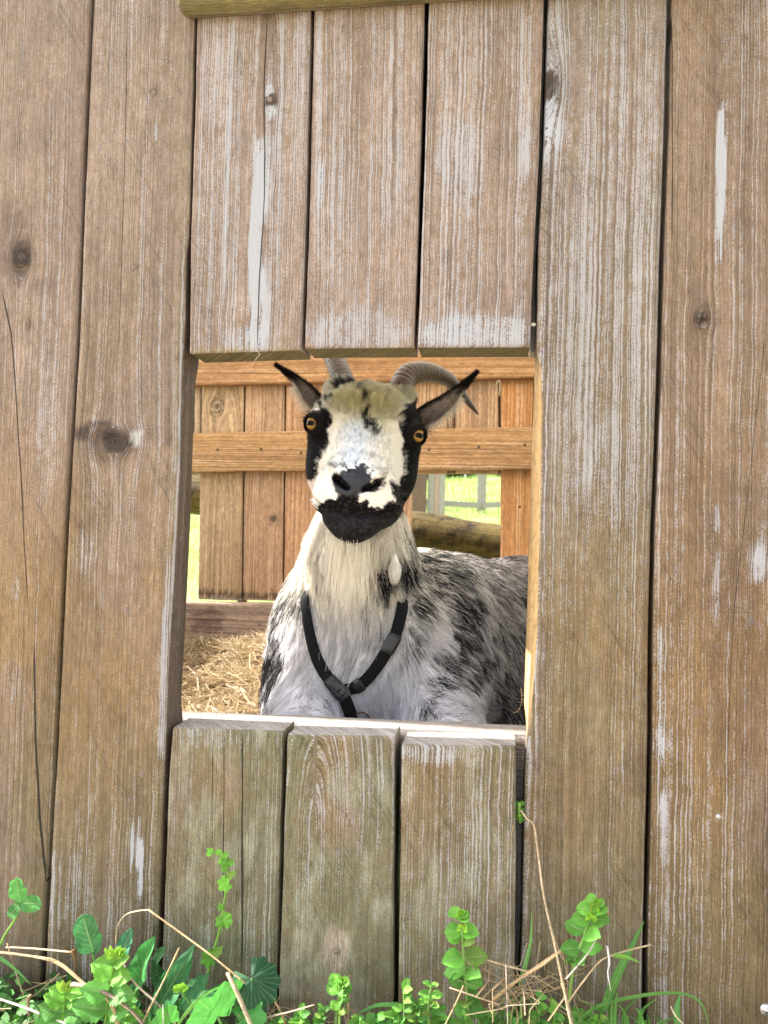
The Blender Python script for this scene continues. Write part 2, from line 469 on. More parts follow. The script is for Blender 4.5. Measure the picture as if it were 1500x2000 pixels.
# the sawn right edge of plank two: bare brown side facing the opening
def edge_side(o, edge, zlo, zhi, backpts, colr, chf=.0015):
    me = o.data
    co = np.empty(len(me.vertices) * 3, np.float32); me.vertices.foreach_get('co', co); co = co.reshape(-1, 3)
    ee = E(edge, 0, ZB, ZT); ex = np.interp(co[:, 2], [p[0] for p in ee], [p[1] for p in ee])
    near = (co[:, 0] > ex - .004) & (co[:, 1] > .0025)
    inz = sstep(zhi + .01, zhi - .02, co[:, 2]) * sstep(zlo - .02, zlo + .02, co[:, 2])
    be = E(backpts, .05); bx = np.interp(co[:, 2], [p[0] for p in be], [p[1] for p in be])
    bk = (co[:, 1] > .04) & near
    co[bk, 0] = (co[:, 0] * (1 - inz) + bx * inz)[bk]; me.vertices.foreach_set('co', co.ravel())
    bc = np.empty(len(me.vertices) * 4, np.float32); me.attributes['base'].data.foreach_get('color', bc); bc = bc.reshape(-1, 4)
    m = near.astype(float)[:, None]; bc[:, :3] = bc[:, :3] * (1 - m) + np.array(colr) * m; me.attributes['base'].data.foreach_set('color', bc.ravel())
    pv = np.empty(len(me.vertices), np.float32); me.attributes['paint'].data.foreach_get('value', pv); me.attributes['paint'].data.foreach_set('value', pv * (1 - m[:, 0]) + .15 * m[:, 0])
P2 = [c for c in front.children if c.name.startswith('plank')][-1]
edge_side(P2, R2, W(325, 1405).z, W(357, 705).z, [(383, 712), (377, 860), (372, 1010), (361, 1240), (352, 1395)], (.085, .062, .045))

# three short planks above the opening
def zpt(px, py): return W(px, py).z
adopt(board('plank', None, M_OLD, E([(385, 0), (379, 250), (372, 455), (371, 500), (369, 690)], 0, None, ZT), E([(608, 15), (600, 330), (595, 507), (588, 683)], 0, None, ZT),
      ZT, (zpt(370, 690), zpt(588, 683)), 0.0, PW,
      colf=wall_col(3, tint=(1.05, 1.03, 1.0), spots=[(470, 690, .09, .008, (0.3, .27, .17), .5)]),
      paintf=wall_paint(3, 0.47, 0.15, [(500, 480, .009, .13, .95), (508, 600, .016, .06, .6), (520, 350, .01, .06, .6), (527, 180, .006, .011, .9), (530, 215, .006, .01, .9), (490, 660, .03, .02, .5),
                                     (447, 300, .002, .2, .7), (463, 300, .002, .2, .5), (548, 250, .003, .2, .6), (577, 200, .002, .2, .5), (405, 400, .02, .3, .15)]),
      knots=[kn(528, 195, .006, .6)], cracks=[ck([(523, 20), (516, 150), (517, 380), (506, 560), (503, 690)], .0008)],
      cath=[(xz(528, 0)[0], xz(528, 130)[1], .12, 1)], capcol=(0.12, .11, .055), cap_paint=0.1, seed=3, endr=.003), front)
adopt(board('plank', None, M_OLD, E([(613, 15), (605, 330), (600, 507), (594, 680)], 0, None, ZT), E([(830, 0), (821, 330), (815, 507), (808, 679)], 0, None, ZT),
      ZT, (zpt(594, 680), zpt(808, 678)), 0.0, PW, colf=wall_col(4, tint=(1.08, 1.06, 1.03)),
      paintf=wall_paint(4, 0.51, 0.18, [(700, 650, .06, .03, .5), (760, 350, .03, .06, .3), (625, 370, .005, .03, .7), (650, 450, .02, .1, .2)]),
      slant=0.01, cracks=[ck([(745, 190), (795, 290), (815, 330)], .0)], capcol=(0.12, .11, .055), cap_paint=0.1, seed=4, endr=.003), front)
adopt(board('plank', None, M_OLD, E([(837, 0), (828, 330), (821, 507), (815, 678)], 0, None, ZT), E([(1063, 0), (1054, 300), (1043, 500), (1036, 677)], 0, None, ZT),
      ZT, (zpt(815, 678), zpt(1036, 677)), 0.0, PW, colf=wall_col(5, tint=(1.06, 1.04, 1.0)),
      paintf=wall_paint(5, 0.47, 0.2, [(930, 650, .07, .025, .6), (900, 320, .03, .06, .4), (1030, 290, .01, .05, .5)]),
      cracks=[ck([(845, 130), (965, 270)], .0)], slant=-0.008, capcol=(0.12, .11, .055), cap_paint=0.1, seed=5, endr=.003), front)

# full planks right of the opening
L6 = [(1070, 0), (1062, 253), (1051, 480), (1047, 672), (1055, 720), (1058, 800), (1053, 1000), (1050, 1100), (1047, 1240), (1035, 1400), (1025, 1500), (1020, 1780), (1013, 1950)]
R6 = [(1305, 0), (1301, 200), (1292, 456), (1285, 709), (1273, 1040), (1268, 1240), (1267, 1447), (1262, 1680), (1259, 1780), (1257, 1950)]
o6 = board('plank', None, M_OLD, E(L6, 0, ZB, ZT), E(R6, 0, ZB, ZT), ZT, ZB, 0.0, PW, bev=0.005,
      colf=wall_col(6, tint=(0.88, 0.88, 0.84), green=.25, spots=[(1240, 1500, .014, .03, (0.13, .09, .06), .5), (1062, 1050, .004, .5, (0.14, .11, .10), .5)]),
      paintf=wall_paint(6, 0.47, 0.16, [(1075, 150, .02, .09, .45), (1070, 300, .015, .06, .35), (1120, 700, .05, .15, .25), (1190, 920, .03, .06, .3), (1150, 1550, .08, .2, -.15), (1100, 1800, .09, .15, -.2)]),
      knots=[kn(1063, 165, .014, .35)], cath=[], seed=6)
adopt(o6, front)
# bare yellow edge of that plank where the opening was sawn
me = o6.data
co = np.empty(len(me.vertices) * 3, np.float32); me.vertices.foreach_get('co', co); co = co.reshape(-1, 3)
zt_, zb_ = W(1045, 690).z, W(1024, 1420).z
le = E(L6, 0, ZB, ZT); lz = np.array([p[0] for p in le]); lx = np.array([p[1] for p in le])
be = E([(1044, 715), (1040, 850), (1035, 990), (1030, 1180), (1027, 1260), (1022, 1420)], 0.05)
bz = np.array([p[0] for p in be]); bx = np.array([p[1] for p in be])
ex = np.interp(co[:, 2], lz, lx)
near = (co[:, 0] < ex + 0.0015) & (co[:, 1] > 0.002)
inz = sstep(zt_ + .01, zt_ - .02, co[:, 2]) * sstep(zb_ - .02, zb_ + .02, co[:, 2])
back = (co[:, 1] > 0.04) & near
co[back, 0] = (co[:, 0] * (1 - inz) + np.minimum(co[:, 0] + .02, np.interp(co[:, 2], bz, bx)) * inz)[back]
me.vertices.foreach_set('co', co.ravel())
bc = np.empty(len(me.vertices) * 4, np.float32); me.attributes['base'].data.foreach_get('color', bc); bc = bc.reshape(-1, 4)
m = (near * inz)[:, None]
bc[:, :3] = bc[:, :3] * (1 - m) + np.array([0.50, 0.33, 0.15]) * m
me.attributes['base'].data.foreach_set('color', bc.ravel())
pv = np.empty(len(me.vertices), np.float32); me.attributes['paint'].data.foreach_get('value', pv)
me.attributes['paint'].data.foreach_set('value', pv * (1 - m[:, 0]))

adopt(board('plank', None, M_OLD, E(shift(R6, 7), 0, ZB, ZT), E(shift(R6, 258), 0, ZB, ZT), ZT, ZB, 0.0, PW,
      colf=wall_col(7, tint=(.86, .81, .70), spots=[(1372, 622, .010, .010, DK, .6), (1372, 640, .018, .02, (0.17, .12, .09), .4), (1390, 350, .006, .25, (.17, .12, .09), .45), (1455, 430, .008, .25, (.17, .13, .1), .45), (1430, 1050, .04, .09, (.16, .12, .10), .5),
                    (1440, 1300, .035, .12, (.15, .105, .075), .5), (1465, 1215, .005, .005, (.13, .10, .09), .5), (1403, 1595, .004, .004, (.45, .42, .42), .7), (1470, 1600, .02, .05, (.2, .16, .15), .5)]),
      paintf=wall_paint(7, 0.24, 0.3, [(1408, 350, .005, .09, 1.6), (1290, 1400, .004, .12, .7), (1296, 1600, .004, .05, .7), (1480, 1100, .01, .03, .9), (1398, 1020, .004, .02, .8), (1400, 1150, .003, .05, .6), (1300, 900, .02, .3, .2), (1400, 1500, .06, .2, .1)]),
      knots=[kn(1372, 622, .006)], cracks=[ck([(1312, 10), (1314, 300), (1312, 500)], .0006), ck([(1495, 640), (1468, 900), (1432, 1200), (1420, 1500)], .00035)], seed=7), front)
for k in range(2):
    adopt(board('plank', None, M_OLD, E(shift(R6, 265 + 245 * k), 0, ZB, ZT), E(shift(R6, 503 + 245 * k), 0, ZB, ZT), ZT, ZB, 0.0, PW, colf=wall_col(50 + k), paintf=wall_paint(50 + k, 0.35), cell=(0.008, 0.02), seed=50 + k), front)

# three short planks below the opening
SILLC = (0.27, .25, .235)
adopt(board('plank', None, M_OLD, E([(336, 1425), (330, 1500), (318, 1800), (311, 2000)], 0, ZB, 1), E([(554, 1430), (547, 1659), (541, 1904)], 0, ZB, 1),
      (zpt(336, 1422), zpt(554, 1428)), ZB, 0.0, PW, colf=wall_col(8, tint=(0.98, 1.0, .98), green=1.0), paintf=wall_paint(8, 0.36, 0.2, [(400, 1440, .06, .012, .4)]),
      cracks=[ck([(438, 1418), (437, 1600), (436, 1780)], .0007), ck([(474, 1418), (473, 1650), (473, 1900)], .0013), ck([(415, 1440), (414, 1700)], .0005)], capcol=SILLC, seed=8, endr=.003), front)
adopt(board('plank', None, M_OLD, E([(562, 1434), (555, 1659), (547, 1904)], 0, ZB, 1), E([(772, 1440), (771, 1659), (770, 1905)], 0, ZB, 1),
      (zpt(562, 1434), zpt(773, 1437)), ZB, -0.004, PW + .004, colf=wall_col(9, tint=(1.0, 1.03, 1.0), green=1.0, spots=[(657, 1860, .016, .028, (.30, .24, .20), .7)]), paintf=wall_paint(9, 0.41, 0.25, [(700, 1500, .05, .08, .2), (650, 1880, .05, .06, -.5)]),
      cath=[(xz(660, 0)[0], xz(660, 1600)[1], .22, 1)], knots=[], capcol=SILLC, seed=9, endr=.0035), front)
adopt(board('plank', None, M_OLD, E([(785, 1453), (782, 1659), (779, 1905)], 0, ZB, 1), E([(1008, 1455), (1008, 1700), (1005, 1905)], 0, ZB, 1),
      (zpt(785, 1452), zpt(1008, 1455)), ZB, -0.006, PW + .006, colf=wall_col(10, tint=(1.0, 1.0, .96), green=.9), paintf=wall_paint(10, 0.37, 0.22, [(830, 1470, .04, .012, .7), (950, 1620, .05, .06, .1)]),
      capcol=SILLC, seed=10, endr=.0035), front)

# sill rail behind the lower planks, added board behind the upper ones to stop light leaking
zs = W(350, 1389, .09).z
zs2 = W(1020, 1417, .09).z
adopt(board('sill_rail', None, M_OLD, [(-1.2, zs - .075), (1.0, zs - .075)], [(-1.2, zs), (W(350, 1389, .09).x, zs), (W(1020, 1417, .09).x, zs2), (1.0, zs2)], 0.9, -1.1, PW + .002, .043, axis='x',
      colf=lambda x, z: np.ones(x.shape + (3,)) * np.array([0.27, .24, .22]) * (0.8 + .4 * fbm(x * 30, z * 8, 0, 3, 3))[..., None], paintf=lambda x, z: x * 0 + .45, cell=(.01, .012), seed=11, bev=.003), front)
adopt(board('light_stop', None, M_OLD, E([(1036, 0), (1036, 600)], .06, None, 1.4), E([(1100, 0), (1100, 600)], .06, None, 1.4), 1.4, W(1040, 690, .06).z, PW + .001, .03, cell=(.02, .05), seed=12), front)  # hidden strip added to keep light out of the upper seam
adopt(board('light_stop', None, M_OLD, E([(995, 1500), (995, 2000)], .06, -.05, None), E([(1060, 1500), (1060, 2000)], .06, -.05, None), zs2 - .08, -.05, PW + .001, .03, cell=(.02, .05), seed=13), front)  # hidden strip added so the lower gap stays dark
zl_ = W(700, 684, .055).z + .045
adopt(board('lintel_light_stop', None, M_OLD, [(-1.2, zl_), (1.0, zl_)], [(-1.2, 1.39), (1.0, 1.39)], W(1030, 600, .06).x, W(300, 600, .06).x, PW + .003, .03, axis='x', cell=(.02, .05), seed=14), front)
# half-round cover strip nailed across the top
def log_mesh(name, mat, p0, p1, r0, r1, parent=None, n=20, m=60, half=False, bumpy=0.06, seed=0, col=None):
    p0, p1 = Vector(p0), Vector(p1); ax = (p1 - p0).normalized()
    s = ax.cross(Vector((0, 0, 1))).normalized(); u = s.cross(ax)
    ln = (p1 - p0).length
    ts = np.concatenate([[0, 0.0, .004, .012], np.linspace(.02, .98, m), [.988, .996, 1, 1]])
    sc = np.concatenate([[0.0001, .82, .93, .985], np.ones(m), [.985, .93, .82, .0001]])
    V, base, gr, al = [], [], [], []
    for t, k in zip(ts, sc):
        for j in range(n):
            a = 2 * math.pi * j / n
            r = (r0 + (r1 - r0) * t) * k
            r *= 1 + bumpy * (float(fbm(math.cos(a) * 1.5 + seed, math.sin(a) * 1.5, t * ln * 7, seed, 3)) - .5) * 2
            q = p0 + ax * (t * ln) + s * (math.cos(a) * r) + u * (math.sin(a) * r)
            V.append(q); gr.append(abs(a - math.pi) * r0); al.append(t * ln)
    V = np.array([tuple(v) for v in V]); N = len(ts)
    idx = np.arange(N * n).reshape(N, n)
    a, b = idx[:-1], np.roll(idx[:-1], -1, 1); c, d = np.roll(idx[1:], -1, 1), idx[1:]
    o = mesh_obj(name, V, np.stack([a, b, c, d], -1).reshape(-1, 4), mat, parent)
    add_attr(o.data, 'grain', gr); add_attr(o.data, 'along', al)
    c_ = col(V) if col else np.ones((len(V), 3)) * .1
    add_attr(o.data, 'base', c_, 'FLOAT_COLOR'); add_attr(o.data, 'paint', np.full(len(V), .1))
    add_attr(o.data, 'cd', np.ones((len(V), 3)), 'FLOAT_VECTOR'); add_attr(o.data, 'cw', np.zeros((len(V), 3)), 'FLOAT_VECTOR')
    return o
rr = .022
zc = W(372, 28, -.012).z + rr * .95
o = log_mesh('cover_strip', M_OLD, (W(355, 10, -.012).x, -.012, zc), (W(355, 10, -.012).x + 1.2, -.012, zc - .004), rr, rr, m=90, bumpy=.03,
             col=lambda V: np.array([0.17, .155, .075]) * (0.7 + .6 * fbm(V[:, 0] * 40, V[:, 2] * 60, 0, 5, 3))[:, None])
adopt(o, front)
# screws and plugs
M_METAL = NT('screw_metal'); M_METAL.b.inputs['Metallic'].default_value = .85; M_METAL.b.inputs['Roughness'].default_value = .35
M_METAL.b.inputs['Base Color'].default_value = (.55, .56, .58, 1); M_METAL = M_METAL.m
def plain(name, col, rough=.7, spec=.3, nscale=0, namp=0.3):
    t = NT(name)
    t.b.inputs['Roughness'].default_value = rough; t.b.inputs['Specular IOR Level'].default_value = spec
    if nscale:
        tc = t.new('ShaderNodeTexCoord').outputs['Object']
        n = t.noise(tc, nscale, 4)
        c = t.mix(n, tuple(v * (1 - namp) for v in col), tuple(min(1, v * (1 + namp)) for v in col))
        t.l.new(c, t.b.inputs['Base Color'])
    else: t.b.inputs['Base Color'].default_value = (*col, 1)
    return t.m
M_SIDE = plain('sun_blocker_wood', (.36, .23, .13), .85, .2, 30, .3)
M_RUST = plain('dark_screw', (.06, .045, .03), .7)
M_PLUG = plain('resin_plug', (.20, .165, .13), .8, .2, 300)
def screw(px, py, y, r, mat, root, dome=.0008):
    c = W(px, py, y)
    V = [(0, -dome * 1.3, 0)]; n = 14
    for k, (rr_, yy) in enumerate(((.45, -dome * 1.25), (.5, -dome * .5), (.85, -dome), (1, -dome * .4), (1.02, dome))):
        for j in range(n):
            a = 2 * math.pi * j / n
            q = rr_ * (1 if k > 1 else (.75 + .25 * math.cos(6 * a)))
            V.append((q * r * math.cos(a), yy, q * r * math.sin(a)))
    Fc = [(0, 1 + (j + 1) % n, 1 + j) for j in range(n)]
    for k in range(4):
        for j in range(n): Fc.append((1 + k * n + j, 1 + k * n + (j + 1) % n, 1 + (k + 1) * n + (j + 1) % n, 1 + (k + 1) * n + j))
    Fc = [f[::-1] for f in Fc]
    V = [(c.x + v[0], c.y + v[1], c.z + v[2]) for v in V]
    o = mesh_obj('screw', V, Fc, mat); adopt(o, root); return o
screw(1497, 1973, -.0008, .0065, M_METAL, front, .0016)
screw(657, 1858, -.0048, .0042, M_PLUG, front, .0003)
screw(527, 194, -.0004, .0032, M_PLUG, front, .0003)
screw(596, 176 + 5, -.0006, .001, M_PLUG, front)
screw(300, 181, -.0003, .003, M_PLUG, front, .0003)
screw(262, 522, -.0003, .0028, M_PLUG, front, .0003)
screw(277, 1512, -.0003, .0035, M_PLUG, front, .0003)
screw(1465, 1215, -.0004, .0045, plain('sunk_screw', (.15, .12, .10), .8), front)
screw(1403, 1595, -.0004, .0025, M_METAL, front)

# ------------------------------------------------------------------ the inner back wall
YB = 1.32
backw = empty('board_partition', (W(700, 1000, YB).x, YB, 0.1), label='orange brown board partition with three rails standing behind the goat', cat='partition')
O1, O2 = np.array([0.46, .285, .155]), np.array([0.33, .19, .105])
def bcol(seed, tint=(1, 1, 1), stain=None):
    def f(x, z):
        n = fbm(x * 25, z * 5, seed, seed, 3)[..., None]
        c = O1 * n + O2 * (1 - n)
        c = c * (0.85 + .3 * fbm(x * 60, z * 3, 0, seed + 2, 2)[..., None])
        if stain: c = stain(x, z, c)
        return c * np.array(tint)
    return f
def endstain(x, z, c):
    zb = W(420, 1172, YB).z
    n = fbm(x * 120, z * 8, 0, 77, 3)
    m = (sstep(zb + .035, zb + .018, z + (n - .5) * .035) * sstep(zb + .003, zb + .012, z + (n - .5) * .02))[..., None]
    c = c * (1 - .72 * m)
    pale = sstep(zb + .014, zb, z)[..., None]
    return c * (1 - .5 * pale) + np.array([.42, .33, .28]) * .5 * pale
def bb(x0, x1, ya, yb, seed, tint=(1, 1, 1), y=YB, knots=(), cath=(), stain=None, yref=None, cracks=(), paint=.1, t=.022):
    """x0/x1: picture x of both edges (top, bottom); ya, yb picture y of the ends (None = run on)"""
    zt = 1.45 if ya is None else W((x0[0] + x1[0]) / 2, ya, y).z
    zb = 0.14 if yb is None else W((x0[1] + x1[1]) / 2, yb, y).z
    L = E([(x0[0], 740), (x0[1], 1180)], y, 0, 1.6); R = E([(x1[0], 740), (x1[1], 1180)], y, 0, 1.6)
    o = board('plank', None, M_NEW, L, R, zt, zb, y, t, colf=bcol(seed, tint, stain), paintf=lambda x, z: x * 0 + paint, knots=knots, cath=cath, seed=seed, cell=(.006, .009), bev=.002, cracks=cracks, capcol=(.4, .3, .2))
    adopt(o, backw); return o
def knb(px, py, r, asp=.7):
    p = W(px, py, YB); return (p.x, p.z, r, asp)
bb((300, 290), (378, 372), None, 925, 60, (.9, 1.1, 1.3))
bb((380, 376), (391, 387), None, 925, 61, (.95, 1.15, 1.4))
bb((394, 386), (476, 471), None, 1172, 62, (.98, 1.12, 1.2), knots=[knb(424, 795, .019, .85)], stain=endstain, cath=[(W(440, 900, YB).x, W(440, 1050, YB).z, .10, 1)])
bb((479, 474), (556, 551), None, 1173, 63, (.95, 1.0, 1.1), knots=[knb(533, 1014, .010, 1.1)], stain=endstain)
bb((559, 554), (640, 636), None, 1174, 64, (1.0, .95, .95), stain=endstain)
bb((643, 639), (722, 719), None, 1174, 65, stain=endstain)
bb((725, 722), (805, 803), None, 1174, 66)
bb((808, 805), (874, 873), None, 925, 67)
bb((876, 875), (887, 887), None, 925, 73, (.4, .35, .35))
bb((889, 889), (973, 973), None, 925, 68, (1., 1.05, 1.15))
bb((978, 977), (1042, 1032), None, None, 69, (1.1, .88, .62))
bb((1050, 1036), (1140, 1130), None, None, 70); bb((1144, 1134), (1230, 1220), None, None, 71)
bb((200, 190), (296, 286), None, None, 72)
for xa_, xb_ in ((477, 472), (557, 552), (641, 637), (723, 720), (806, 804), (975, 975), (1046, 1034)):  # dark strips added behind the board seams to block light from outside
    o_ = bb((xa_ - 9, xb_ - 9), (xa_ + 9, xb_ + 9), None, 925 if xa_ > 700 and xa_ < 1000 else 1176, 90 + xa_ % 9, (.45, .42, .4), y=YB + .023, t=.012); o_.name = 'light_stop'
o_ = bb((366, 362), (400, 394), None, 925, 97, (.45, .42, .4), y=YB + .023, t=.012); o_.name = 'light_stop'
o_ = bb((864, 864), (898, 898), None, 925, 98, (.45, .42, .4), y=YB + .023, t=.012); o_.name = 'light_stop'
YR = YB - .03
def brail(pl, pr, ql, qr, seed, tint, stain=None, knots=()):
    """pl, pr: top edge picture points left / right; ql, qr bottom edge"""
    a, b, c, d = W(*pl, YR), W(*pr, YR), W(*ql, YR), W(*qr, YR)
    def ex(p, q): 
        k = (q.z - p.z) / (q.x - p.x); return [(-1.35, p.z + k * (-1.35 - p.x)), (.95, p.z + k * (.95 - p.x))]
    def cf(x, z):
        return bcol(seed, tint)(x, z) if stain is None else stain(x, z, bcol(seed, tint)(x, z))
    o = board('rail', None, M_NEW, ex(c, d), ex(a, b), .93, -1.3, YR, .028, axis='x', colf=cf, paintf=lambda x, z: x * 0 + .12, seed=seed, cell=(.006, .012), bev=.004, knots=knots, capcol=(.4, .3, .2))
    adopt(o, backw); return o
brail((383, 700), (1040, 690), (383, 753), (1040, 738), 80, (.84, .76, .64), knots=[])
brail((376, 845), (1037, 833), (375, 922), (1037, 917), 81, (.88, .84, .70))
def lowstain(x, z, c):
    p = W(412, 1215, YR)
    d = np.sqrt(((x - p.z) / .035) ** 2 + ((z - p.x) / .045) ** 2) + (fbm(x * 40, z * 40, 0, 5, 3) - .5) * 1.6
    m = (sstep(1.2, .7, d) * .6)[..., None]
    return c * (1 - m) + np.array([.10, .05, .05]) * m
brail((365, 1175), (1037, 1186), (362, 1253), (1037, 1262), 82, (.78, .95, 1.35), stain=lowstain)
for px, py in ((425, 878), (510, 877), (588, 884), (838, 878), (935, 873), (1025, 869), (1015, 990)):
    screw(px, py, YR - .0003 if py < 950 else YB - .0003, .0038, M_RUST, backw, .0006)
for px, py in ((422, 1224), (507, 1220)):
    screw(px, py, YR - .0003, .0045, M_PLUG, backw, .0006)
for px in (474, 556):
    pass
# ------------------------------------------------------------------ ground, pasture
def terr(x, y):
    x = np.asarray(x, float); y = np.asarray(y, float)
    h = -.045 + 0.10 * np.clip(y - 2.2, 0, 26) + .035 * np.clip(y - 28.2, 0, 60)
    h = h + (fbm(x * .25, y * .25, 0, 3, 3) - .5) * np.clip((y - 2) * .06, 0, .8)
    h = h + (fbm(x * 2, y * 2, 0, 9, 3) - .5) * .05 * np.clip(y - 1.6, 0, 1)
    return h
def axis(a, pts): return np.unique(np.concatenate([np.linspace(*p) for p in pts]))
gx = axis(0, [(-400, -40, 20), (-40, -4, 60), (-4, 4, 90), (4, 40, 60), (40, 400, 20)])
gy = axis(0, [(-300, -10, 20), (-10, -1, 20), (-1, 8, 120), (8, 40, 100), (40, 450, 30)])
X, Y = np.meshgrid(gx, gy, indexing='ij')
Z = terr(X, Y)
idx = np.arange(X.size).reshape(X.shape)
Fq = np.stack([idx[:-1, :-1], idx[1:, :-1], idx[1:, 1:], idx[:-1, 1:]], -1).reshape(-1, 4)
t = NT('pasture'); tc = t.new('ShaderNodeTexCoord').outputs['Object']
n1 = t.noise(tc, .9, 5, .6); n2 = t.noise(tc, 14, 4, .6); n3 = t.noise(tc, 90, 3, .7)
c = t.mix(t.ramp(n1, .35, .65), (.20, .28, .07), (.46, .50, .22))
c = t.mix(t.math('MULTIPLY', t.ramp(n2, .5, .7), .45), c, (.42, .40, .22))
c = t.scalec(c, t.math('MULTIPLY_ADD', n3, .9, .55))
t.l.new(c, t.b.inputs['Base Color']); t.b.inputs['Roughness'].default_value = .95; t.b.inputs['Specular IOR Level'].default_value = .1
t.bump(t.math('ADD', n2, n3), .8, .03)
ground = mesh_obj('ground', np.stack([X, Y, Z], -1).reshape(-1, 3), Fq, t.m); tag(ground, kind='structure')

# unseen brown earth added before the wall for warm bounced light
px_ = np.linspace(-6, 6, 60); py_ = np.linspace(-5, .03, 60)
X, Y = np.meshgrid(px_, py_, indexing='ij'); Z = terr(X, Y) + .006 + .004 * fbm(X * 8, Y * 8, 0, 4, 3)
idx = np.arange(X.size).reshape(X.shape)
earth = mesh_obj('bounce_ground', np.stack([X, Y, Z], -1).reshape(-1, 3), np.stack([idx[:-1, :-1], idx[1:, :-1], idx[1:, 1:], idx[:-1, 1:]], -1).reshape(-1, 4), plain('bounce_earth', (.34, .26, .19), .95, .1, 25, .35))
tag(earth, kind='structure')

# grass blades: one stuff object where the openings look out
def blades(n, xr, yr, h, w, seed, zf=terr, lean=.5):
    r = np.random.default_rng(seed)
    x = r.uniform(*xr, n); y = r.uniform(*yr, n); z = zf(x, y) - .005
    a = r.uniform(0, 2 * np.pi, n); hh = h * r.uniform(.45, 1.3, n); ww = w * r.uniform(.6, 1.2, n)
    d = np.stack([np.cos(a), np.sin(a), 0 * a], -1); b = r.uniform(0, 2 * np.pi, n)
    L = np.stack([np.cos(b), np.sin(b), 0 * b], -1) * (hh * r.uniform(.1, lean, n))[:, None]
    p = np.stack([x, y, z], -1); up = np.array([0, 0, 1.0])
    v = [p - d * ww[:, None] / 2, p + d * ww[:, None] / 2, p + up * hh[:, None] * .6 + L * .4 + d * ww[:, None] * .38, p + up * hh[:, None] * .6 + L * .4 - d * ww[:, None] * .38, p + up * hh[:, None] + L]
    V = np.stack(v, 1).reshape(-1, 3); i = np.arange(n)[:, None] * 5
    return V, np.concatenate([i + [0, 1, 2], i + [0, 2, 3], i + [3, 2, 4]])
def leafmat(name, c1, c2, trans=.35, rough=.5, nscale=40, attr=None):
    t = NT(name)
    geo = t.new('ShaderNodeNewGeometry').outputs['Random Per Island'] if attr is None else None
    tc = t.new('ShaderNodeTexCoord').outputs['Object']
    n = t.noise(tc, nscale, 3)
    f = t.math('ADD', t.math('MULTIPLY', n, .6), t.math('MULTIPLY', geo, .5)) if geo else n
    c = t.mix(f, c1, c2)
    t.l.new(c, t.b.inputs['Base Color']); t.b.inputs['Roughness'].default_value = rough; t.b.inputs['Specular IOR Level'].default_value = .35
    tr = t.new('ShaderNodeBsdfTranslucent'); t.l.new(c, tr.inputs[0])
    mx = t.new('ShaderNodeMixShader'); mx.inputs[0].default_value = trans
    t.l.new(t.b.outputs[0], mx.inputs[1]); t.l.new(tr.outputs[0], mx.inputs[2])
    t.l.new(mx.outputs[0], t.n['Material Output'].inputs['Surface'])
    return t.m
M_GRASS = leafmat('grass_blades', (.15, .27, .05), (.40, .50, .18), .4)
parts = [blades(26000, (-3.2, 1.8), (1.9, 5.5), .055, .004, 1), blades(26000, (-6, 3), (5.5, 14), .10, .008, 2), blades(22000, (-14, 6), (14, 34), .22, .02, 3)]
Vs, Fs, o_ = [], [], 0
for V, Fa in parts: Vs.append(V); Fs.append(Fa + o_); o_ += len(V)
g = mesh_obj('pasture_grass', np.concatenate(Vs), np.concatenate(Fs), M_GRASS, smooth=False)
tag(g, 'bright sunlit grass growing on the pasture behind the shelter', 'grass', kind='stuff')

# field fences seen through the gap in the partition
M_POST = plain('grey_post_wood', (.30, .28, .26), .9, .2, 40, .35)
M_PINK = plain('pinkish_board', (.36, .25, .22), .9, .2, 40, .3)
M_BROWN = plain('brown_post_wood', (.14, .095, .075), .9, .2, 40, .35)
def boxm(name, c, s, mat, rz=0, root=None, bev=.08, tilt=0, tiltx=0):
    import bmesh
    bm = bmesh.new(); bmesh.ops.create_cube(bm, size=1)
    for v in bm.verts: v.co = Vector((v.co.x * s[0], v.co.y * s[1], v.co.z * s[2]))
    bmesh.ops.bevel(bm, geom=bm.edges[:], offset=min(s) * bev, segments=2, affect='EDGES')
    bmesh.ops.rotate(bm, verts=bm.verts, cent=(0, 0, 0), matrix=Matrix.Rotation(rz, 3, 'Z') @ Matrix.Rotation(tilt, 3, 'Y') @ Matrix.Rotation(tiltx, 3, 'X'))
    bmesh.ops.translate(bm, verts=bm.verts, vec=c)
    me = bpy.data.meshes.new(name); bm.to_mesh(me); bm.free(); me.materials.append(mat)
    o = bpy.data.objects.new(name, me); COL.objects.link(o)
    if root: adopt(o, root)
    return o
def ground_hit(px, py):
    d = ray(px, py); tt = 3.0
    while tt < 200:
        p = CAM + d * tt
        if p.z <= float(terr(p.x, p.y)): return p
        tt += .02
    return p
p = ground_hit(940, 1003)
fr = empty('field_fence', (p.x, p.y, p.z), label='grey post and rail fence out in the sunny pasture behind the partition', cat='fence')
mmp = (p - CAM).length / F_PX
post_w = 17 * mmp
for k in range(-3, 4):
    q = Vector((p.x + k * 1.9, p.y + k * .35, 0)); q.z = float(terr(q.x, q.y))
    boxm('post', (q.x, q.y, q.z + .5), (post_w, post_w, 1.25), M_POST, root=fr)
for zz in (.14, .85):
    a = Vector((p.x - 5.9, p.y - 1.1 - post_w * .8, p.z + zz)); 
    for k in range(-3, 3):
        x0, x1 = p.x + k * 1.9, p.x + (k + 1) * 1.9
        z0, z1 = float(terr(x0, p.y + k * .35)), float(terr(x1, p.y + (k + 1) * .35))
        boxm('rail', ((x0 + x1) / 2, p.y + (k + .5) * .35 - post_w * .75, (z0 + z1) / 2 + zz), (1.92, .04, .10), M_POST, rz=math.atan2(.35, 1.9), root=fr, tilt=-math.atan2(z1 - z0, 1.9))
p = ground_hit(850, 1012)
mm = (p - CAM).length / F_PX
gp = empty('gate_posts', (p.x, p.y, p.z), label='brown and grey gate posts seen just right of the goat jaw', cat='gate')
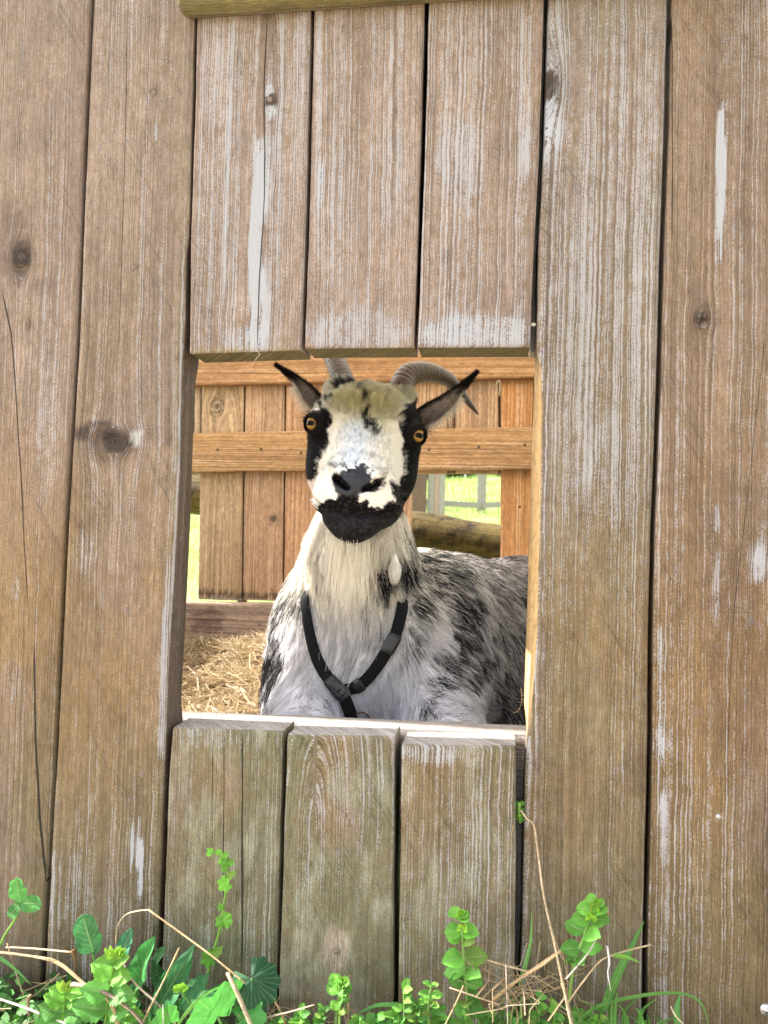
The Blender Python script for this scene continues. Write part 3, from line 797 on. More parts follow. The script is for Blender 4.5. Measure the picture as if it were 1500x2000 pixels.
for px, w, mt in ((818, 30, M_BROWN), (841, 14, M_POST), (852, 10, M_PINK), (862, 12, M_POST)):
    q = CAM + ray(px, 1012) * ((p.y - CAM.y) / ray(px, 1012).y)
    boxm('post', (q.x, p.y + (0.0 if mt is not M_BROWN else -.06), p.z + .55), (w * mm * .97, .07, 1.5), mt, root=gp)
# mossy log lying across behind the partition
YL = 1.78
def mosscol(V):
    n = fbm(V[:, 0] * 14, V[:, 1] * 20, V[:, 2] * 20, 5, 4)[:, None]
    c = np.array([.10, .065, .025]) * (1 - n) + np.array([.24, .19, .05]) * n
    m = sstep(.5, .68, fbm(V[:, 0] * 30, V[:, 1] * 60, V[:, 2] * 60, 8, 3))[:, None]
    c = c * (1 - m * .75)
    return c * .55
M_LOG = wood_material('mossy_log', lineF=120, white=(.3, .25, .1), contrast=1.3, bump=1.0)
a, b = W(300, 952, YL), W(1130, 1095, YL)
d1 = (W(895, 1014, YL).z - W(895, 1104, YL).z) / 2
o = log_mesh('fallen_log', M_LOG, W(180, 930, YL), W(1250, 1118, YL), d1 * .92, d1 * 1.0, m=120, n=28, bumpy=.10, seed=4, col=mosscol)
tag(o, 'thick mossy brown log lying sideways behind the partition', 'log')

# distant hedge line
def treeline():
    r = np.random.default_rng(5); V, Fc = [], []
    n = 26000
    x = r.uniform(-70, 50, n); y = 60 + r.normal(0, 3, n) ; z = terr(x, y) + r.beta(1.3, 1.6, n) * (5.5 + 3 * fbm(x * .12, 0, 0, 2, 3))
    s = r.uniform(.25, .6, n); q = r.normal(size=(n, 3)); q /= np.linalg.norm(q, axis=1)[:, None]
    u = np.cross(q, r.normal(size=(n, 3))); u /= np.linalg.norm(u, axis=1)[:, None]; v = np.cross(q, u)
    P = np.stack([x, y, z], -1)
    V = np.stack([P - u * s[:, None], P + v * s[:, None] * .6, P + u * s[:, None], P - v * s[:, None] * .6], 1).reshape(-1, 3)
    return V, np.arange(n * 4).reshape(-1, 4)
V, Fa = treeline()
o = mesh_obj('far_woods', V, Fa, leafmat('far_leaves', (.03, .07, .03), (.08, .14, .05), .2), smooth=False)
tag(o, 'dark green far woods edging the pasture', 'woods', kind='stuff')

# unseen boards and post added to cut sun, plus added diffusing roof sheet
sw = empty('sun_blocker', (-1.14, .7, .1), label='added low boards and post cutting the sun left of the straw', cat='partition')
for k in range(6):
    boxm('plank', (-1.14, .7, .13 + .085 * k), (.022, 1.2, .080), M_SIDE, root=sw)
boxm('post', (-1.14, .235, .8), (.09, .17, 1.6), M_SIDE, root=sw)  # added post out of view, shades the foreleg from the sun
t = NT('light_diffuser'); t.b.inputs['Base Color'].default_value = (.85, .82, .76, 1); t.b.inputs['Roughness'].default_value = .6
tr = t.new('ShaderNodeBsdfTranslucent'); tr.inputs[0].default_value = (.85, .80, .72, 1)
mx = t.new('ShaderNodeMixShader'); mx.inputs[0].default_value = .62
t.l.new(t.b.outputs[0], mx.inputs[1]); t.l.new(tr.outputs[0], mx.inputs[2]); t.l.new(mx.outputs[0], t.n['Material Output'].inputs['Surface'])
rx = np.linspace(-1.0, 1.1, 120); ry = np.linspace(.06, 1.6, 3)
X, Y = np.meshgrid(rx, ry, indexing='ij'); Z = 1.30 + .012 * np.sin(X * 80) + (Y - .06) * .05
V1 = np.stack([X, Y, Z], -1).reshape(-1, 3); idx = np.arange(X.size).reshape(X.shape)
f1 = np.stack([idx[:-1, :-1], idx[1:, :-1], idx[1:, 1:], idx[:-1, 1:]], -1).reshape(-1, 4)
diffuser = mesh_obj('light_diffuser', V1, f1, t.m)
tag(diffuser, 'added pale translucent corrugated sheet softening the light inside the shelter', 'diffuser')

# ------------------------------------------------------------------ shelter floor and straw bedding
ZH = W(450, 1262, YB - .06).z
def hayz(x, y):
    x = np.asarray(x, float); y = np.asarray(y, float)
    h = ZH - .03 * sstep(1.2, .2, y) - .045 * sstep(YB - .12, YB, y)
    h = h + .05 * np.exp(-(((x + .42) / .16) ** 2 + ((y - 1.12) / .18) ** 2))
    return h + (fbm(x * 9, y * 9, 0, 31, 3) - .5) * .06
hx = np.linspace(-1.2, .8, 120); hy = np.linspace(.095, YB + .02, 90)
X, Y = np.meshgrid(hx, hy, indexing='ij'); Z = hayz(X, Y) - .012
idx = np.arange(X.size).reshape(X.shape)
Fq = np.stack([idx[:-1, :-1], idx[1:, :-1], idx[1:, 1:], idx[:-1, 1:]], -1).reshape(-1, 4)
M_LITTER = plain('trodden_litter', (.07, .045, .025), .95, .1, 60, .6)
fl = mesh_obj('shelter_floor', np.stack([X, Y, Z], -1).reshape(-1, 3), Fq, M_LITTER); tag(fl, kind='structure')
def straws(n, xr, yr, zf, lr, wr, seed, mat, name, tiltr=.35, layers=.02, nseg=3, curve=.15):
    r = np.random.default_rng(seed)
    x = r.uniform(*xr, n); y = r.uniform(*yr, n); z = zf(x, y) + r.uniform(-.008, layers, n)
    a = r.uniform(0, 2 * np.pi, n); tl = r.normal(0, tiltr, n); L = r.uniform(*lr, n); w = r.uniform(*wr, n)
    d = np.stack([np.cos(a) * np.cos(tl), np.sin(a) * np.cos(tl), np.sin(tl)], -1)
    s = np.cross(d, np.array([0, 0, 1.0]) + r.normal(0, .3, (n, 3))); s /= np.linalg.norm(s, axis=1)[:, None] + 1e-9
    bnd = np.cross(d, s)
    cv = r.normal(0, curve, n); cb = r.normal(0, curve, n)
    P = np.stack([x, y, z], -1)
    rows = []
    for k in range(nseg + 1):
        tt = k / nseg - .5
        c = P + d * (L * tt)[:, None] + s * (L * cv * tt * tt * 2)[:, None] + bnd * (L * cb * tt * tt * 2)[:, None]
        rows += [c - s * w[:, None] / 2, c + bnd * w[:, None] * .45, c + s * w[:, None] / 2]
    V = np.stack(rows, 1).reshape(-1, 3); m = 3 * (nseg + 1); i = np.arange(n)[:, None] * m
    Fc = []
    for k in range(nseg):
        Fc += [i + [3 * k, 3 * k + 1, 3 * k + 4, 3 * k + 3], i + [3 * k + 1, 3 * k + 2, 3 * k + 5, 3 * k + 4]]
    return mesh_obj(name, V, np.concatenate(Fc), mat, smooth=False)
M_STRAW = leafmat('straw', (.19, .125, .06), (.58, .47, .30), .25, .45, 30)
o = straws(17000, (-1.0, -.12), (.1, YB), hayz, (.03, .12), (.0012, .0032), 3, M_STRAW, 'straw_bedding', .3, .022)
tag(o, 'loose golden straw bedding spread on the shelter floor', 'straw', kind='stuff')
o2 = straws(3500, (-.12, .6), (.1, YB), hayz, (.03, .12), (.0012, .0032), 4, M_STRAW, 'straw_bedding', .3, .022)
tag(o2, 'loose golden straw bedding under and beside the lying goat', 'straw', kind='stuff')
# ------------------------------------------------------------------ the goat
H0 = W(708, 880, 0.19)
DH = (H0 - CAM).length
hy0 = (H0 - CAM).normalized()
hx0 = hy0.cross(Vector((0, 0, 1))).normalized(); hz0 = hx0.cross(hy0).normalized()
HR = Matrix.Rotation(math.radians(4.5), 3, hy0) @ Matrix.Rotation(math.radians(-2), 3, hz0)
ax_, ay_, az_ = HR @ hx0, HR @ hy0, HR @ hz0
HM = np.array([ax_, ay_, az_])            # rows: head axes in world
H0n = np.array(H0)
def to_head(P): return (P - H0n) @ HM.T * 1000.0        # mm
def from_head(q): return H0n + (np.asarray(q, float) / 1000.0) @ HM
def uv_of(q):
    """frontal map of the head in mm, seen from in front of the face"""
    k = 1.0 / (1 + q[..., 1] / 1000.0 / DH)
    return q[..., 0] * k, q[..., 2] * k
def px_uv(px, py):
    d = ray(px, py); n = Vector(HM[1]); tt = (H0 - CAM).dot(n) / d.dot(n)
    q = to_head(np.array(CAM + d * tt)); return q[0], q[2]

f32 = np.float32
def rotm(rx=0, ry=0, rz=0):
    return np.array(Matrix.Rotation(math.radians(rz), 3, 'Z') @ Matrix.Rotation(math.radians(ry), 3, 'Y') @ Matrix.Rotation(math.radians(rx), 3, 'X'))
def ell(P, c, r, R=None):
    q = [P[i] - f32(c[i]) for i in range(3)]
    if R is not None:
        q = [sum(f32(R[j][i]) * q[j] for j in range(3)) for i in range(3)]
    k0 = np.sqrt(sum((q[i] / f32(r[i])) ** 2 for i in range(3)))
    k1 = np.sqrt(sum((q[i] / f32(r[i] ** 2)) ** 2 for i in range(3))) + f32(1e-9)
    return k0 * (k0 - 1) / k1
def cone(P, a, b, r1, r2):
    a = np.array(a, float); b = np.array(b, float); ab = b - a; L2 = ab @ ab
    t = sum((P[i] - f32(a[i])) * f32(ab[i]) for i in range(3)) / f32(L2)
    t = np.clip(t, 0, 1)
    d = np.sqrt(sum((P[i] - f32(a[i]) - t * f32(ab[i])) ** 2 for i in range(3)))
    return d - (f32(r1) + t * f32(r2 - r1))
def smin(a, b, k):
    h = np.maximum(f32(k) - np.abs(a - b), 0) / f32(k)
    return np.minimum(a, b) - h * h * f32(k * .25)
def smax(a, b, k): return -smin(-a, -b, k)

def EYE(s): return np.array([68 * s + (1 if s > 0 else 0), 6.0, 30.0 if s < 0 else 29.0])
def EYED(s):
    v = np.array([.62 * s, -.78, -.02]); return v / np.linalg.norm(v)

def head_sdf(Q):
    """Q: three arrays, head frame, mm"""
    d = ell(Q, (0, 62, 36), (72, 70, 52))                                     # braincase
    d = smin(d, ell(Q, (0, 36, 48), (50, 42, 38)), 26)                         # forehead dome
    for s in (-1, 1):
        d = smin(d, ell(Q, (53 * s, 27, 30), (27, 34, 29)), 18)                # orbits
        d = smin(d, ell(Q, (37 * s, 40, -32), (42, 56, 56), rotm(0, 10 * s, 0)), 30)    # jaw muscle
    d = smin(d, cone(Q, (0, 16, 30), (0, -46, -32), 47, 41), 24)               # face
    d = smin(d, ell(Q, (0, -52, -52), (55, 44, 38)), 20)                       # muzzle
    d = smin(d, ell(Q, (0, -74, -41), (30, 26, 23)), 12)                       # nose pad
    for s in (-1, 1):
        d = smin(d, ell(Q, (30 * s, -62, -67), (27, 28, 23)), 12)              # upper lips
    low = ell(Q, (-1, -46, -92), (41, 36, 22))
    low = smin(low, ell(Q, (-2, -42, -102), (23, 27, 21)), 14)                 # chin
    low = smin(low, cone(Q, (0, -26, -86), (0, 50, -66), 29, 44), 24)
    for s in (-1, 1): low = smin(low, ell(Q, (24 * s + 5, 14, -70), (36, 48, 38), rotm(0, 18 * s, 0)), 16)
    d = smin(d, low, 9)
    # mouth slit
    x = Q[0]
    zm = -84.0 + 0.0052 * x * x + np.where(np.abs(x) > 40, (np.abs(x) - 40) * .1, 0)
    slit = f32(4.2) * np.exp(-((Q[2] - zm) / 2.0) ** 2) * (Q[1] < 10) * (np.abs(x) < 66)
    d = d + slit
    # philtrum
    d = d + f32(2.5) * np.exp(-(x / 1.8) ** 2) * (Q[2] < -52) * (Q[2] > -84) * (Q[1] < -40)
    # nostrils: commas slanting outwards and up
    for s in (-1, 1):
        n = ell(Q, (17 * s, -99, -45), (11, 20, 4.4), rotm(0, -34 * s, 12 * s))
        n2 = ell(Q, (25 * s, -93, -39), (5.5, 18, 5.5))
        d = smax(d, -smin(n, n2, 5), 4)
        d = smin(d, ell(Q, (24 * s, -84, -28), (14, 12, 7), rotm(0, -25 * s, 0)), 5)   # rim over nostril
    # eye sockets with lids
    for s in (-1, 1):
        e, v = EYE(s), EYED(s)
        q = [Q[i] - f32(e[i]) for i in range(3)]
        ax = sum(q[i] * f32(v[i]) for i in range(3))
        r = np.sqrt(np.maximum(sum(c * c for c in q) - ax * ax, 0))
        zz = q[2]
        rr = np.sqrt(sum(c * c for c in q))
        d = smin(d, np.maximum(rr - 16.0, 2 - ax), 9)
        d = smin(d, np.sqrt((r - 12.0) ** 2 + (ax - 11.5) ** 2) - 1.9, 4)
        d = smax(d, -(rr - 13.9), 1.5)
        hx_ = q[0] * f32(v[1]) - q[1] * f32(v[0])
        op = np.sqrt(hx_ ** 2 + ((zz + 2.2) * 1.36) ** 2)
        d = smax(d, -np.maximum(op - 12.0, 2 - ax), 2)
    # horn bumps
    for s in (-1, 1): d = smin(d, ell(Q, (38 * s, 66, 74), (25, 26, 24)), 12)
    return d

def P3(px, py, y): return tuple(W(px, py, y))
def body_sdf(P):
    d = ell(P, P3(676, 1290, .36), (.100, .105, .175))                        # breast
    d = smin(d, ell(P, P3(620, 1290, .40), (.062, .09, .135)), .07)           # near shoulder
    d = smin(d, ell(P, P3(830, 1265, .40), (.110, .12, .150)), .08)           # far shoulder
    nk0, nk1, nk2 = P3(688, 1190, .37), P3(700, 1085, .315), P3(715, 930, .30)
    d = smin(d, cone(P, nk0, nk1, .078, .066), .06)
    d = smin(d, cone(P, nk1, nk2, .066, .055), .04)
    # trunk running back to the right
    a, b = P3(800, 1265, .52), P3(985, 1265, .90)
    d = smin(d, cone(P, a, b, .150, .185), .10)
    d = smin(d, ell(P, P3(872, 1214, .60), (.110, .16, .108)), .08)            # withers
    d = smin(d, ell(P, P3(960, 1300, .62), (.12, .22, .15), rotm(0, 0, -20)), .08)   # belly
    d = smin(d, ell(P, P3(1030, 1215, 1.02), (.16, .16, .15)), .08)            # rump
    # folded forelegs
    d = smin(d, cone(P, P3(612, 1350, .36), P3(590, 1440, .20), .056, .034), .05)
    d = smin(d, cone(P, P3(590, 1440, .20), P3(620, 1440, .42), .032, .024), .02)
    d = smin(d, cone(P, P3(835, 1330, .36), P3(880, 1450, .21), .066, .036), .05)
    d = smin(d, cone(P, P3(880, 1455, .21), P3(850, 1460, .42), .030, .026), .02)
    # hind leg folded beside the belly
    d = smin(d, ell(P, P3(1035, 1330, .74), (.085, .15, .10)), .04)
    d = smin(d, cone(P, P3(1040, 1380, .60), P3(1020, 1400, .42), .04, .026), .03)
    # tail
    e = np.array(P3(1030, 1215, 1.02))
    d = smin(d, cone(P, e + [.06, .13, -.02], e + [.10, .20, -.08], .03, .012), .03)
    return d
def full_sdf(P):
    Q = [((P[0] - f32(H0n[0])) * f32(HM[i][0]) + (P[1] - f32(H0n[1])) * f32(HM[i][1]) + (P[2] - f32(H0n[2])) * f32(HM[i][2])) * f32(1000) for i in range(3)]
    dh = head_sdf(Q) / f32(1000)
    return smin(dh, body_sdf(P), .022)

def fine(a0, a1, f0, f1, hf, hc):
    l = np.arange(f0, a0 - hc, -hc)[1:][::-1]; m = np.arange(f0, f1, hf); r = np.arange(f1, a1 + hc, hc)
    return np.unique(np.round(np.concatenate([l, m, r]), 6)).astype(f32)
c0 = np.array(P3(676, 1290, .36))
GX = fine(c0[0] - .26, c0[0] + .68, H0.x - .125, H0.x + .125, .0019, .0075)
GY = fine(.06, 1.45, H0.y - .115, H0.y + .13, .0019, .0085)
GZ = fine(ZH - .12, H0.z + .19, H0.z - .185, H0.z + .15, .0019, .0075)
def surface_nets(GX, GY, GZ, f):
    nx, ny, nz = len(GX), len(GY), len(GZ)
    Fv = np.empty((nx, ny, nz), f32)
    for i in range(0, nx, 24):
        P = np.meshgrid(GX[i:i + 24], GY, GZ, indexing='ij')
        Fv[i:i + 24] = f(P)
    S = Fv < 0
    cnt = np.zeros((nx - 1, ny - 1, nz - 1), np.int8)
    for a in (0, 1):
        for b in (0, 1):
            for c in (0, 1): cnt += S[a:nx - 1 + a, b:ny - 1 + b, c:nz - 1 + c]
    act = (cnt > 0) & (cnt < 8)
    I, J, K = np.nonzero(act)
    vid = np.full(act.shape, -1, np.int64); vid[I, J, K] = np.arange(len(I))
    acc = np.zeros((len(I), 3)); n = np.zeros(len(I))
    G = (GX, GY, GZ)
    for ax in range(3):
        o1, o2 = [k for k in range(3) if k != ax]
        for a in (0, 1):
            for b in (0, 1):
                p = [I.copy(), J.copy(), K.copy()]; p[o1] = p[o1] + a; p[o2] = p[o2] + b
                q = [v.copy() for v in p]; q[ax] = q[ax] + 1
                f0 = Fv[p[0], p[1], p[2]]; f1 = Fv[q[0], q[1], q[2]]
                m = (f0 < 0) != (f1 < 0)
                t = np.where(m, f0 / np.where(m, f0 - f1, 1), 0)
                for c in range(3):
                    acc[:, c] += np.where(m, G[c][p[c]] * (1 - t) + G[c][q[c]] * t, 0)
                n += m
    V = acc / n[:, None]
    quads = []
    for ax in range(3):
        o1, o2 = (ax + 1) % 3, (ax + 2) % 3
        sl0 = [slice(None)] * 3; sl1 = [slice(None)] * 3
        sl0[ax] = slice(0, -1); sl1[ax] = slice(1, None)
        A, B = S[tuple(sl0)], S[tuple(sl1)]
        m = A != B
        idx = np.array(np.nonzero(m))
        ok = (idx[o1] > 0) & (idx[o2] > 0) & (idx[o1] < [nx, ny, nz][o1] - 1) & (idx[o2] < [nx, ny, nz][o2] - 1)
        idx = idx[:, ok]
        def g(d1, d2):
            t = idx.copy(); t[o1] = t[o1] + d1; t[o2] = t[o2] + d2
            return vid[t[0], t[1], t[2]]
        q = np.stack([g(-1, -1), g(0, -1), g(0, 0), g(-1, 0)], -1)
        flip = ~A[idx[0], idx[1], idx[2]]
        q[flip] = q[flip][:, ::-1]
        quads.append(q)
    return V, np.concatenate(quads)
GV, GF = surface_nets(GX, GY, GZ, full_sdf)

tri = np.concatenate([GF[:, [0, 1, 2]], GF[:, [0, 2, 3]]])
BVH = BVHTree.FromPolygons([tuple(p) for p in GV], [tuple(map(int, f)) for f in GF])
def on_goat(px, py, off=0.0):
    d = ray(px, py).normalized()
    h = BVH.ray_cast(CAM, d)
    if h[0] is None: return None, None
    return h[0] + h[1] * off, h[1]


# ---- coat pattern
def poly_sd(u, v, poly):
    """signed distance (negative inside) to a polygon, vectorised"""
    p = np.array(poly); q = np.roll(p, -1, 0)
    d2 = np.full(u.shape, 1e18); ins = np.zeros(u.shape, bool)
    for (x0, y0), (x1, y1) in zip(p, q):
        ex, ey = x1 - x0, y1 - y0
        wx, wy = u - x0, v - y0
        t = np.clip((wx * ex + wy * ey) / (ex * ex + ey * ey + 1e-12), 0, 1)
        d2 = np.minimum(d2, (wx - ex * t) ** 2 + (wy - ey * t) ** 2)
        c = ((y0 <= v) & (y1 > v)) | ((y1 <= v) & (y0 > v))
        ins ^= c & (u < x0 + (v - y0) / np.where(np.abs(y1 - y0) < 1e-9, 1e-9, (y1 - y0)) * ex)
    return np.where(ins, -1, 1) * np.sqrt(d2)
def hp(pts): return [px_uv(*p) for p in pts]
EYE_L = hp([(585, 806), (608, 800), (623, 804), (628, 787), (637, 801), (649, 807), (650, 828), (641, 842), (644, 866), (630, 889), (622, 907), (623, 925), (610, 940), (575, 935), (575, 830)])
EYE_R = hp([(774, 807), (784, 796), (806, 782), (822, 790), (845, 800), (860, 860), (850, 930), (840, 975), (815, 1020), (780, 1045), (775, 1000), (775, 971), (779, 985), (766, 945), (766, 938), (781, 947), (788, 925), (789, 901), (785, 878), (788, 862), (781, 840)])
MUZ = hp([(616, 1012), (623, 989), (637, 981), (652, 976), (661, 983), (666, 966), (676, 958), (704, 958), (708, 978), (722, 974), (727, 989), (743, 994), (760, 984), (775, 978), (800, 960), (840, 975), (815, 1020), (795, 1035), (766, 1052), (740, 1070), (708, 1085), (690, 1088), (672, 1082), (640, 1058), (618, 1030)])
NOSE = hp([(650, 939), (658, 925), (668, 926), (678, 925), (696, 924), (708, 908), (720, 915), (731, 928), (732, 945), (722, 958), (704, 966), (690, 970), (670, 968), (652, 956)])
SPK = hp([(690, 924), (698, 905), (710, 908), (722, 922), (733, 938), (735, 958), (727, 956), (722, 942), (712, 934), (700, 930)])
WEDGE = hp([(668, 1018), (676, 1020), (673, 1045), (664, 1050)])
STAR = hp([(706, 814), (716, 814), (728, 826), (741, 842), (740, 850), (728, 846), (716, 836), (710, 826)])
LINE = hp([(700, 740), (712, 742), (714, 790), (716, 815), (710, 815), (706, 780)])
TOPL = hp([(655, 760), (668, 748), (697, 744), (698, 754), (672, 762), (660, 770)])
SPOT = hp([(637, 782), (648, 776), (655, 786), (645, 794)])
CREAM = hp([(640, 790), (660, 755), (700, 745), (770, 750), (800, 775), (772, 800), (760, 825), (725, 820), (690, 830), (655, 815)])
EARS_GREY = hp([(600, 730), (640, 770), (636, 800), (600, 805), (580, 780)])

K_ = np.array([.0048, .0046, .0058]); Wt = np.array([.78, .76, .74]); CR = np.array([.56, .52, .29]); SLATE = np.array([.017, .020, .034])
spots3 = [  # world marks: picture place, depth, radii (mm), darkness
    (643, 1072, .27, 14, 18, 1), (770, 1084, .27, 16, 14, 1), (756, 1110, .28, 13, 26, .95), (742, 1138, .28, 12, 22, .9), (795, 1060, .27, 20, 40, .5), (800, 1120, .30, 22, 40, .5),
    (792, 1106, .30, 22, 34, .85), (545, 1285, .35, 20, 50, .8), (535, 1320, .36, 10, 40, .8), (575, 1165, .36, 26, 22, .5), (600, 1130, .34, 16, 12, .4),
    (808, 1180, .36, 24, 24, .75), (845, 1130, .45, 30, 30, .45), (880, 1125, .50, 26, 36, .75), (905, 1180, .48, 34, 48, .7),
    (900, 1250, .42, 30, 34, .7), (930, 1290, .42, 36, 26, .7), (868, 1285, .38, 26, 22, .6), (960, 1200, .58, 40, 60, .5), (900, 1330, .36, 18, 18, .5), (860, 1330, .33, 30, 14, .5),
    (1000, 1260, .60, 50, 100, .45), (1010, 1370, .60, 60, 60, .7), (740, 1240, .27, 16, 60, .28), (720, 1180, .29, 14, 40, .22), (800, 1230, .33, 22, 40, .45), (640, 1370, .26, 14, 24, .3), (830, 1390, .27, 14, 24, .4)]
BRK = []
for a, b, c, rx, rz, k in spots3:
    h_, _n = on_goat(a, b)
    BRK.append((np.array(h_ if h_ is not None else W(a, b, c)), rx / 1000, rz / 1000, k))
def bpx(P):
    """picture-like coordinates of the body marks measured on the breast plane of the animal"""
    k = .5 + 0 * P[..., 0]
    return P
def coat(P, jit=1.0, seed=0):
    """-> colour, darkness probability mask, head weight, uv"""
    Q = to_head(P); u, v = uv_of(Q)
    n1 = fbm(P[:, 0] * 160, P[:, 1] * 160, P[:, 2] * 160, 11, 3) - .5
    n2 = fbm(P[:, 0] * 30, P[:, 1] * 30, P[:, 2] * 30, 12, 3) - .5
    j = n1 * 9 * jit
    zl = -134.0 + 46 * sstep(-8, 40, Q[:, 1])
    hd = sstep(0, 14, Q[:, 2] - zl + n1 * 14) * sstep(150, 120, Q[:, 1])
    # head
    c = np.tile(Wt, (len(P), 1))
    def put(c, m, col): m = m[:, None]; return c * (1 - m) + np.asarray(col) * m
    warm = sstep(18, 40, np.abs(u + 6)) * sstep(45, 10, v)
    c = put(c, warm * .25, [.74, .70, .58])
    c = put(c, sstep(24, -22, poly_sd(u, v, CREAM) + j * 3 + n2 * 20) * .95, CR)
    c = put(c, sstep(60, 85, v) * .4, [.45, .42, .36])
    sky_tint = np.exp(-((u + 8) / 20) ** 2) * sstep(-50, -30, v) * sstep(48, 22, v)
    c = put(c, sky_tint * .85, [.70, .76, .86])  # bluish sky reflection painted into the white bridge fur
    pink = sstep(-52, -68, u) * sstep(-30, -50, v)
    c = put(c, pink * .4, [.62, .42, .38])
    blk = np.zeros(len(P))
    for poly, a, s in ((EYE_L, .9, 2), (EYE_R, .9, 2), (MUZ, 1.6, 1.2), (SPK, 3.2, 1.5), (STAR, 1.0, 2.5), (SPOT, 1, 3), (TOPL, 1, 4)):
        blk = np.maximum(blk, sstep(s, -s, poly_sd(u, v, poly) + j * a))
    blk = np.maximum(blk, .75 * sstep(2.5, -2.5, poly_sd(u, v, LINE) + j))
    wed = sstep(1.5, -1.5, poly_sd(u, v, WEDGE) + j * .6) * .02
    blk = blk * (1 - wed)
    back = sstep(20, 45, Q[:, 1]) * sstep(60, 45, v) * (Q[:, 0] > 0)
    blk = np.maximum(blk, back * sstep(-135, -115, Q[:, 2]) * .95)
    backl = sstep(20, 45, Q[:, 1]) * (Q[:, 0] < 0) * sstep(-60, -30, v) * sstep(62, 50, v)
    blk = np.maximum(blk, backl * .9)
    # speckles over the nose
    sp = np.exp(-(((u + 10) / 26) ** 2 + ((v + 28) / 12) ** 2))
    n3 = fbm(P[:, 0] * 300, P[:, 1] * 300, P[:, 2] * 300, 14, 2)
    blk = np.maximum(blk, sstep(.72, .8, n3 + sp * .22 - .04) * (sp > .2))
    c = put(c, blk, K_)
    c = put(c, blk * sstep(-82, -92, v) * sstep(30, 0, Q[:, 1]) * np.clip(.7 + 1.6 * n2, 0, 1), [.024, .025, .033])
    c = put(c, blk * sstep(.56, .7, n3) * sstep(-45, -60, v) * .5, [.05, .045, .045])
    nose = sstep(2, -2, poly_sd(u, v, NOSE) + j * 1.6 + n2 * 10)
    c = put(c, nose, SLATE * (1 + n2[:, None]))
    for s_ in (-1, 1):
        dn_ = np.minimum(np.linalg.norm((Q - [17 * s_, -90, -46]) / [11, 16, 4.6], axis=1), np.linalg.norm((Q - [26 * s_, -84, -38]) / [6, 16, 6], axis=1))
        c = put(c, sstep(1.25, .95, dn_) * .97, [.006, .005, .006])
        e_ = np.linalg.norm(Q - EYE(s_), axis=1)
        c = put(c, sstep(21, 17, e_) * .95, [.012, .010, .009])
    # body
    b = np.tile(np.array([.82, .80, .82]), (len(P), 1))
    dk = np.zeros(len(P))
    for ctr, rx, rz, k in BRK:
        dx, dy, dz = (P - ctr).T
        r = np.sqrt((dx / rx) ** 2 + (dz / rz) ** 2 + (dy / .07) ** 2) + n2 * 1.5 + n1 * .5
        dk = np.maximum(dk, k * sstep(1.45, .35, r))
    X_ = P[:, 0] - c0[0]
    side = sstep(.10, .28, X_)                                  # the grey brown flank
    greyl = sstep(-.055, -.10, X_)                              # grizzled left shoulder
    patch = sstep(.42, .62, fbm(P[:, 0] * 13, P[:, 1] * 13, P[:, 2] * 20, 21, 3))
    dk = np.maximum(dk, side * (.30 + .36 * patch)); dk = np.maximum(dk, greyl * (.32 + .55 * patch)); dk = np.maximum(dk, .06 + .12 * patch * (P[:, 2] < c0[2] + .05))
    front_ = sstep(.03, -.02, np.abs(P[:, 0] - (H0n[0] + .0) + .006) - .05 - .00 * X_) * sstep(c0[2] - .03, c0[2] + .09, P[:, 2])
    dk = dk * (1 - .0 * front_)
    warmw = sstep(c0[2] + .05, c0[2] + .14, P[:, 2]) * (1 - side)
    b = put(b, warmw * .7, [.92, .87, .74]); b = put(b, side * .85, [.37, .325, .305])
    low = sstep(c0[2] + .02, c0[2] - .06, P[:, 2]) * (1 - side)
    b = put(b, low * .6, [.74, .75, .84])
    neckr = sstep(.045, .075, P[:, 0] - H0n[0]) * sstep(c0[2] + .10, c0[2] + .16, P[:, 2])
    dk = np.maximum(dk, neckr * .6)
    brown = sstep(.30, .42, X_) * sstep(c0[2] + .03, c0[2] - .06, P[:, 2])
    b = put(b, brown * .7, [.24, .17, .14]); dk = dk * (1 - .35 * brown)
    rump = sstep(.26, .36, X_) * sstep(c0[2] + .10, c0[2] + .15, P[:, 2])
    dk = dk * (1 - .75 * rump); b = put(b, rump * .8, [.62, .58, .56])
    w = hd[:, None]
    # left pale neck hides nothing of the head's own markings
    cc = c * w + b * (1 - w)
    return cc, dk * (1 - hd), hd, u, v, blk * hd, nose * hd

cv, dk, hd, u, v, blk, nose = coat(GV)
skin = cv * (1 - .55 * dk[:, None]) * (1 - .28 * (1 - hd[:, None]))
t = NT('goat_skin')
t.l.new(t.attr('coat').outputs['Color'], t.b.inputs['Base Color'])
t.l.new(t.math('MULTIPLY_ADD', t.attr('wet').outputs['Fac'], .35, .06), t.b.inputs['Specular IOR Level'])
tc = t.new('ShaderNodeTexCoord').outputs['Object']
nn = t.noise(tc, 900, 3, .6)
t.l.new(t.math('MULTIPLY_ADD', t.attr('wet').outputs['Fac'], -.35, .75), t.b.inputs['Roughness'])
t.bump(nn, .6, .0008)
M_SKIN = t.m
goat = empty('goat', (c0[0], c0[1], ZH), label='black and white horned goat lying on straw with amber eyes and a black harness', cat='goat')
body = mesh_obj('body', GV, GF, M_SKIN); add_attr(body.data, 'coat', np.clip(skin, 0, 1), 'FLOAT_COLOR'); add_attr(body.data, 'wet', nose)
adopt(body, goat)

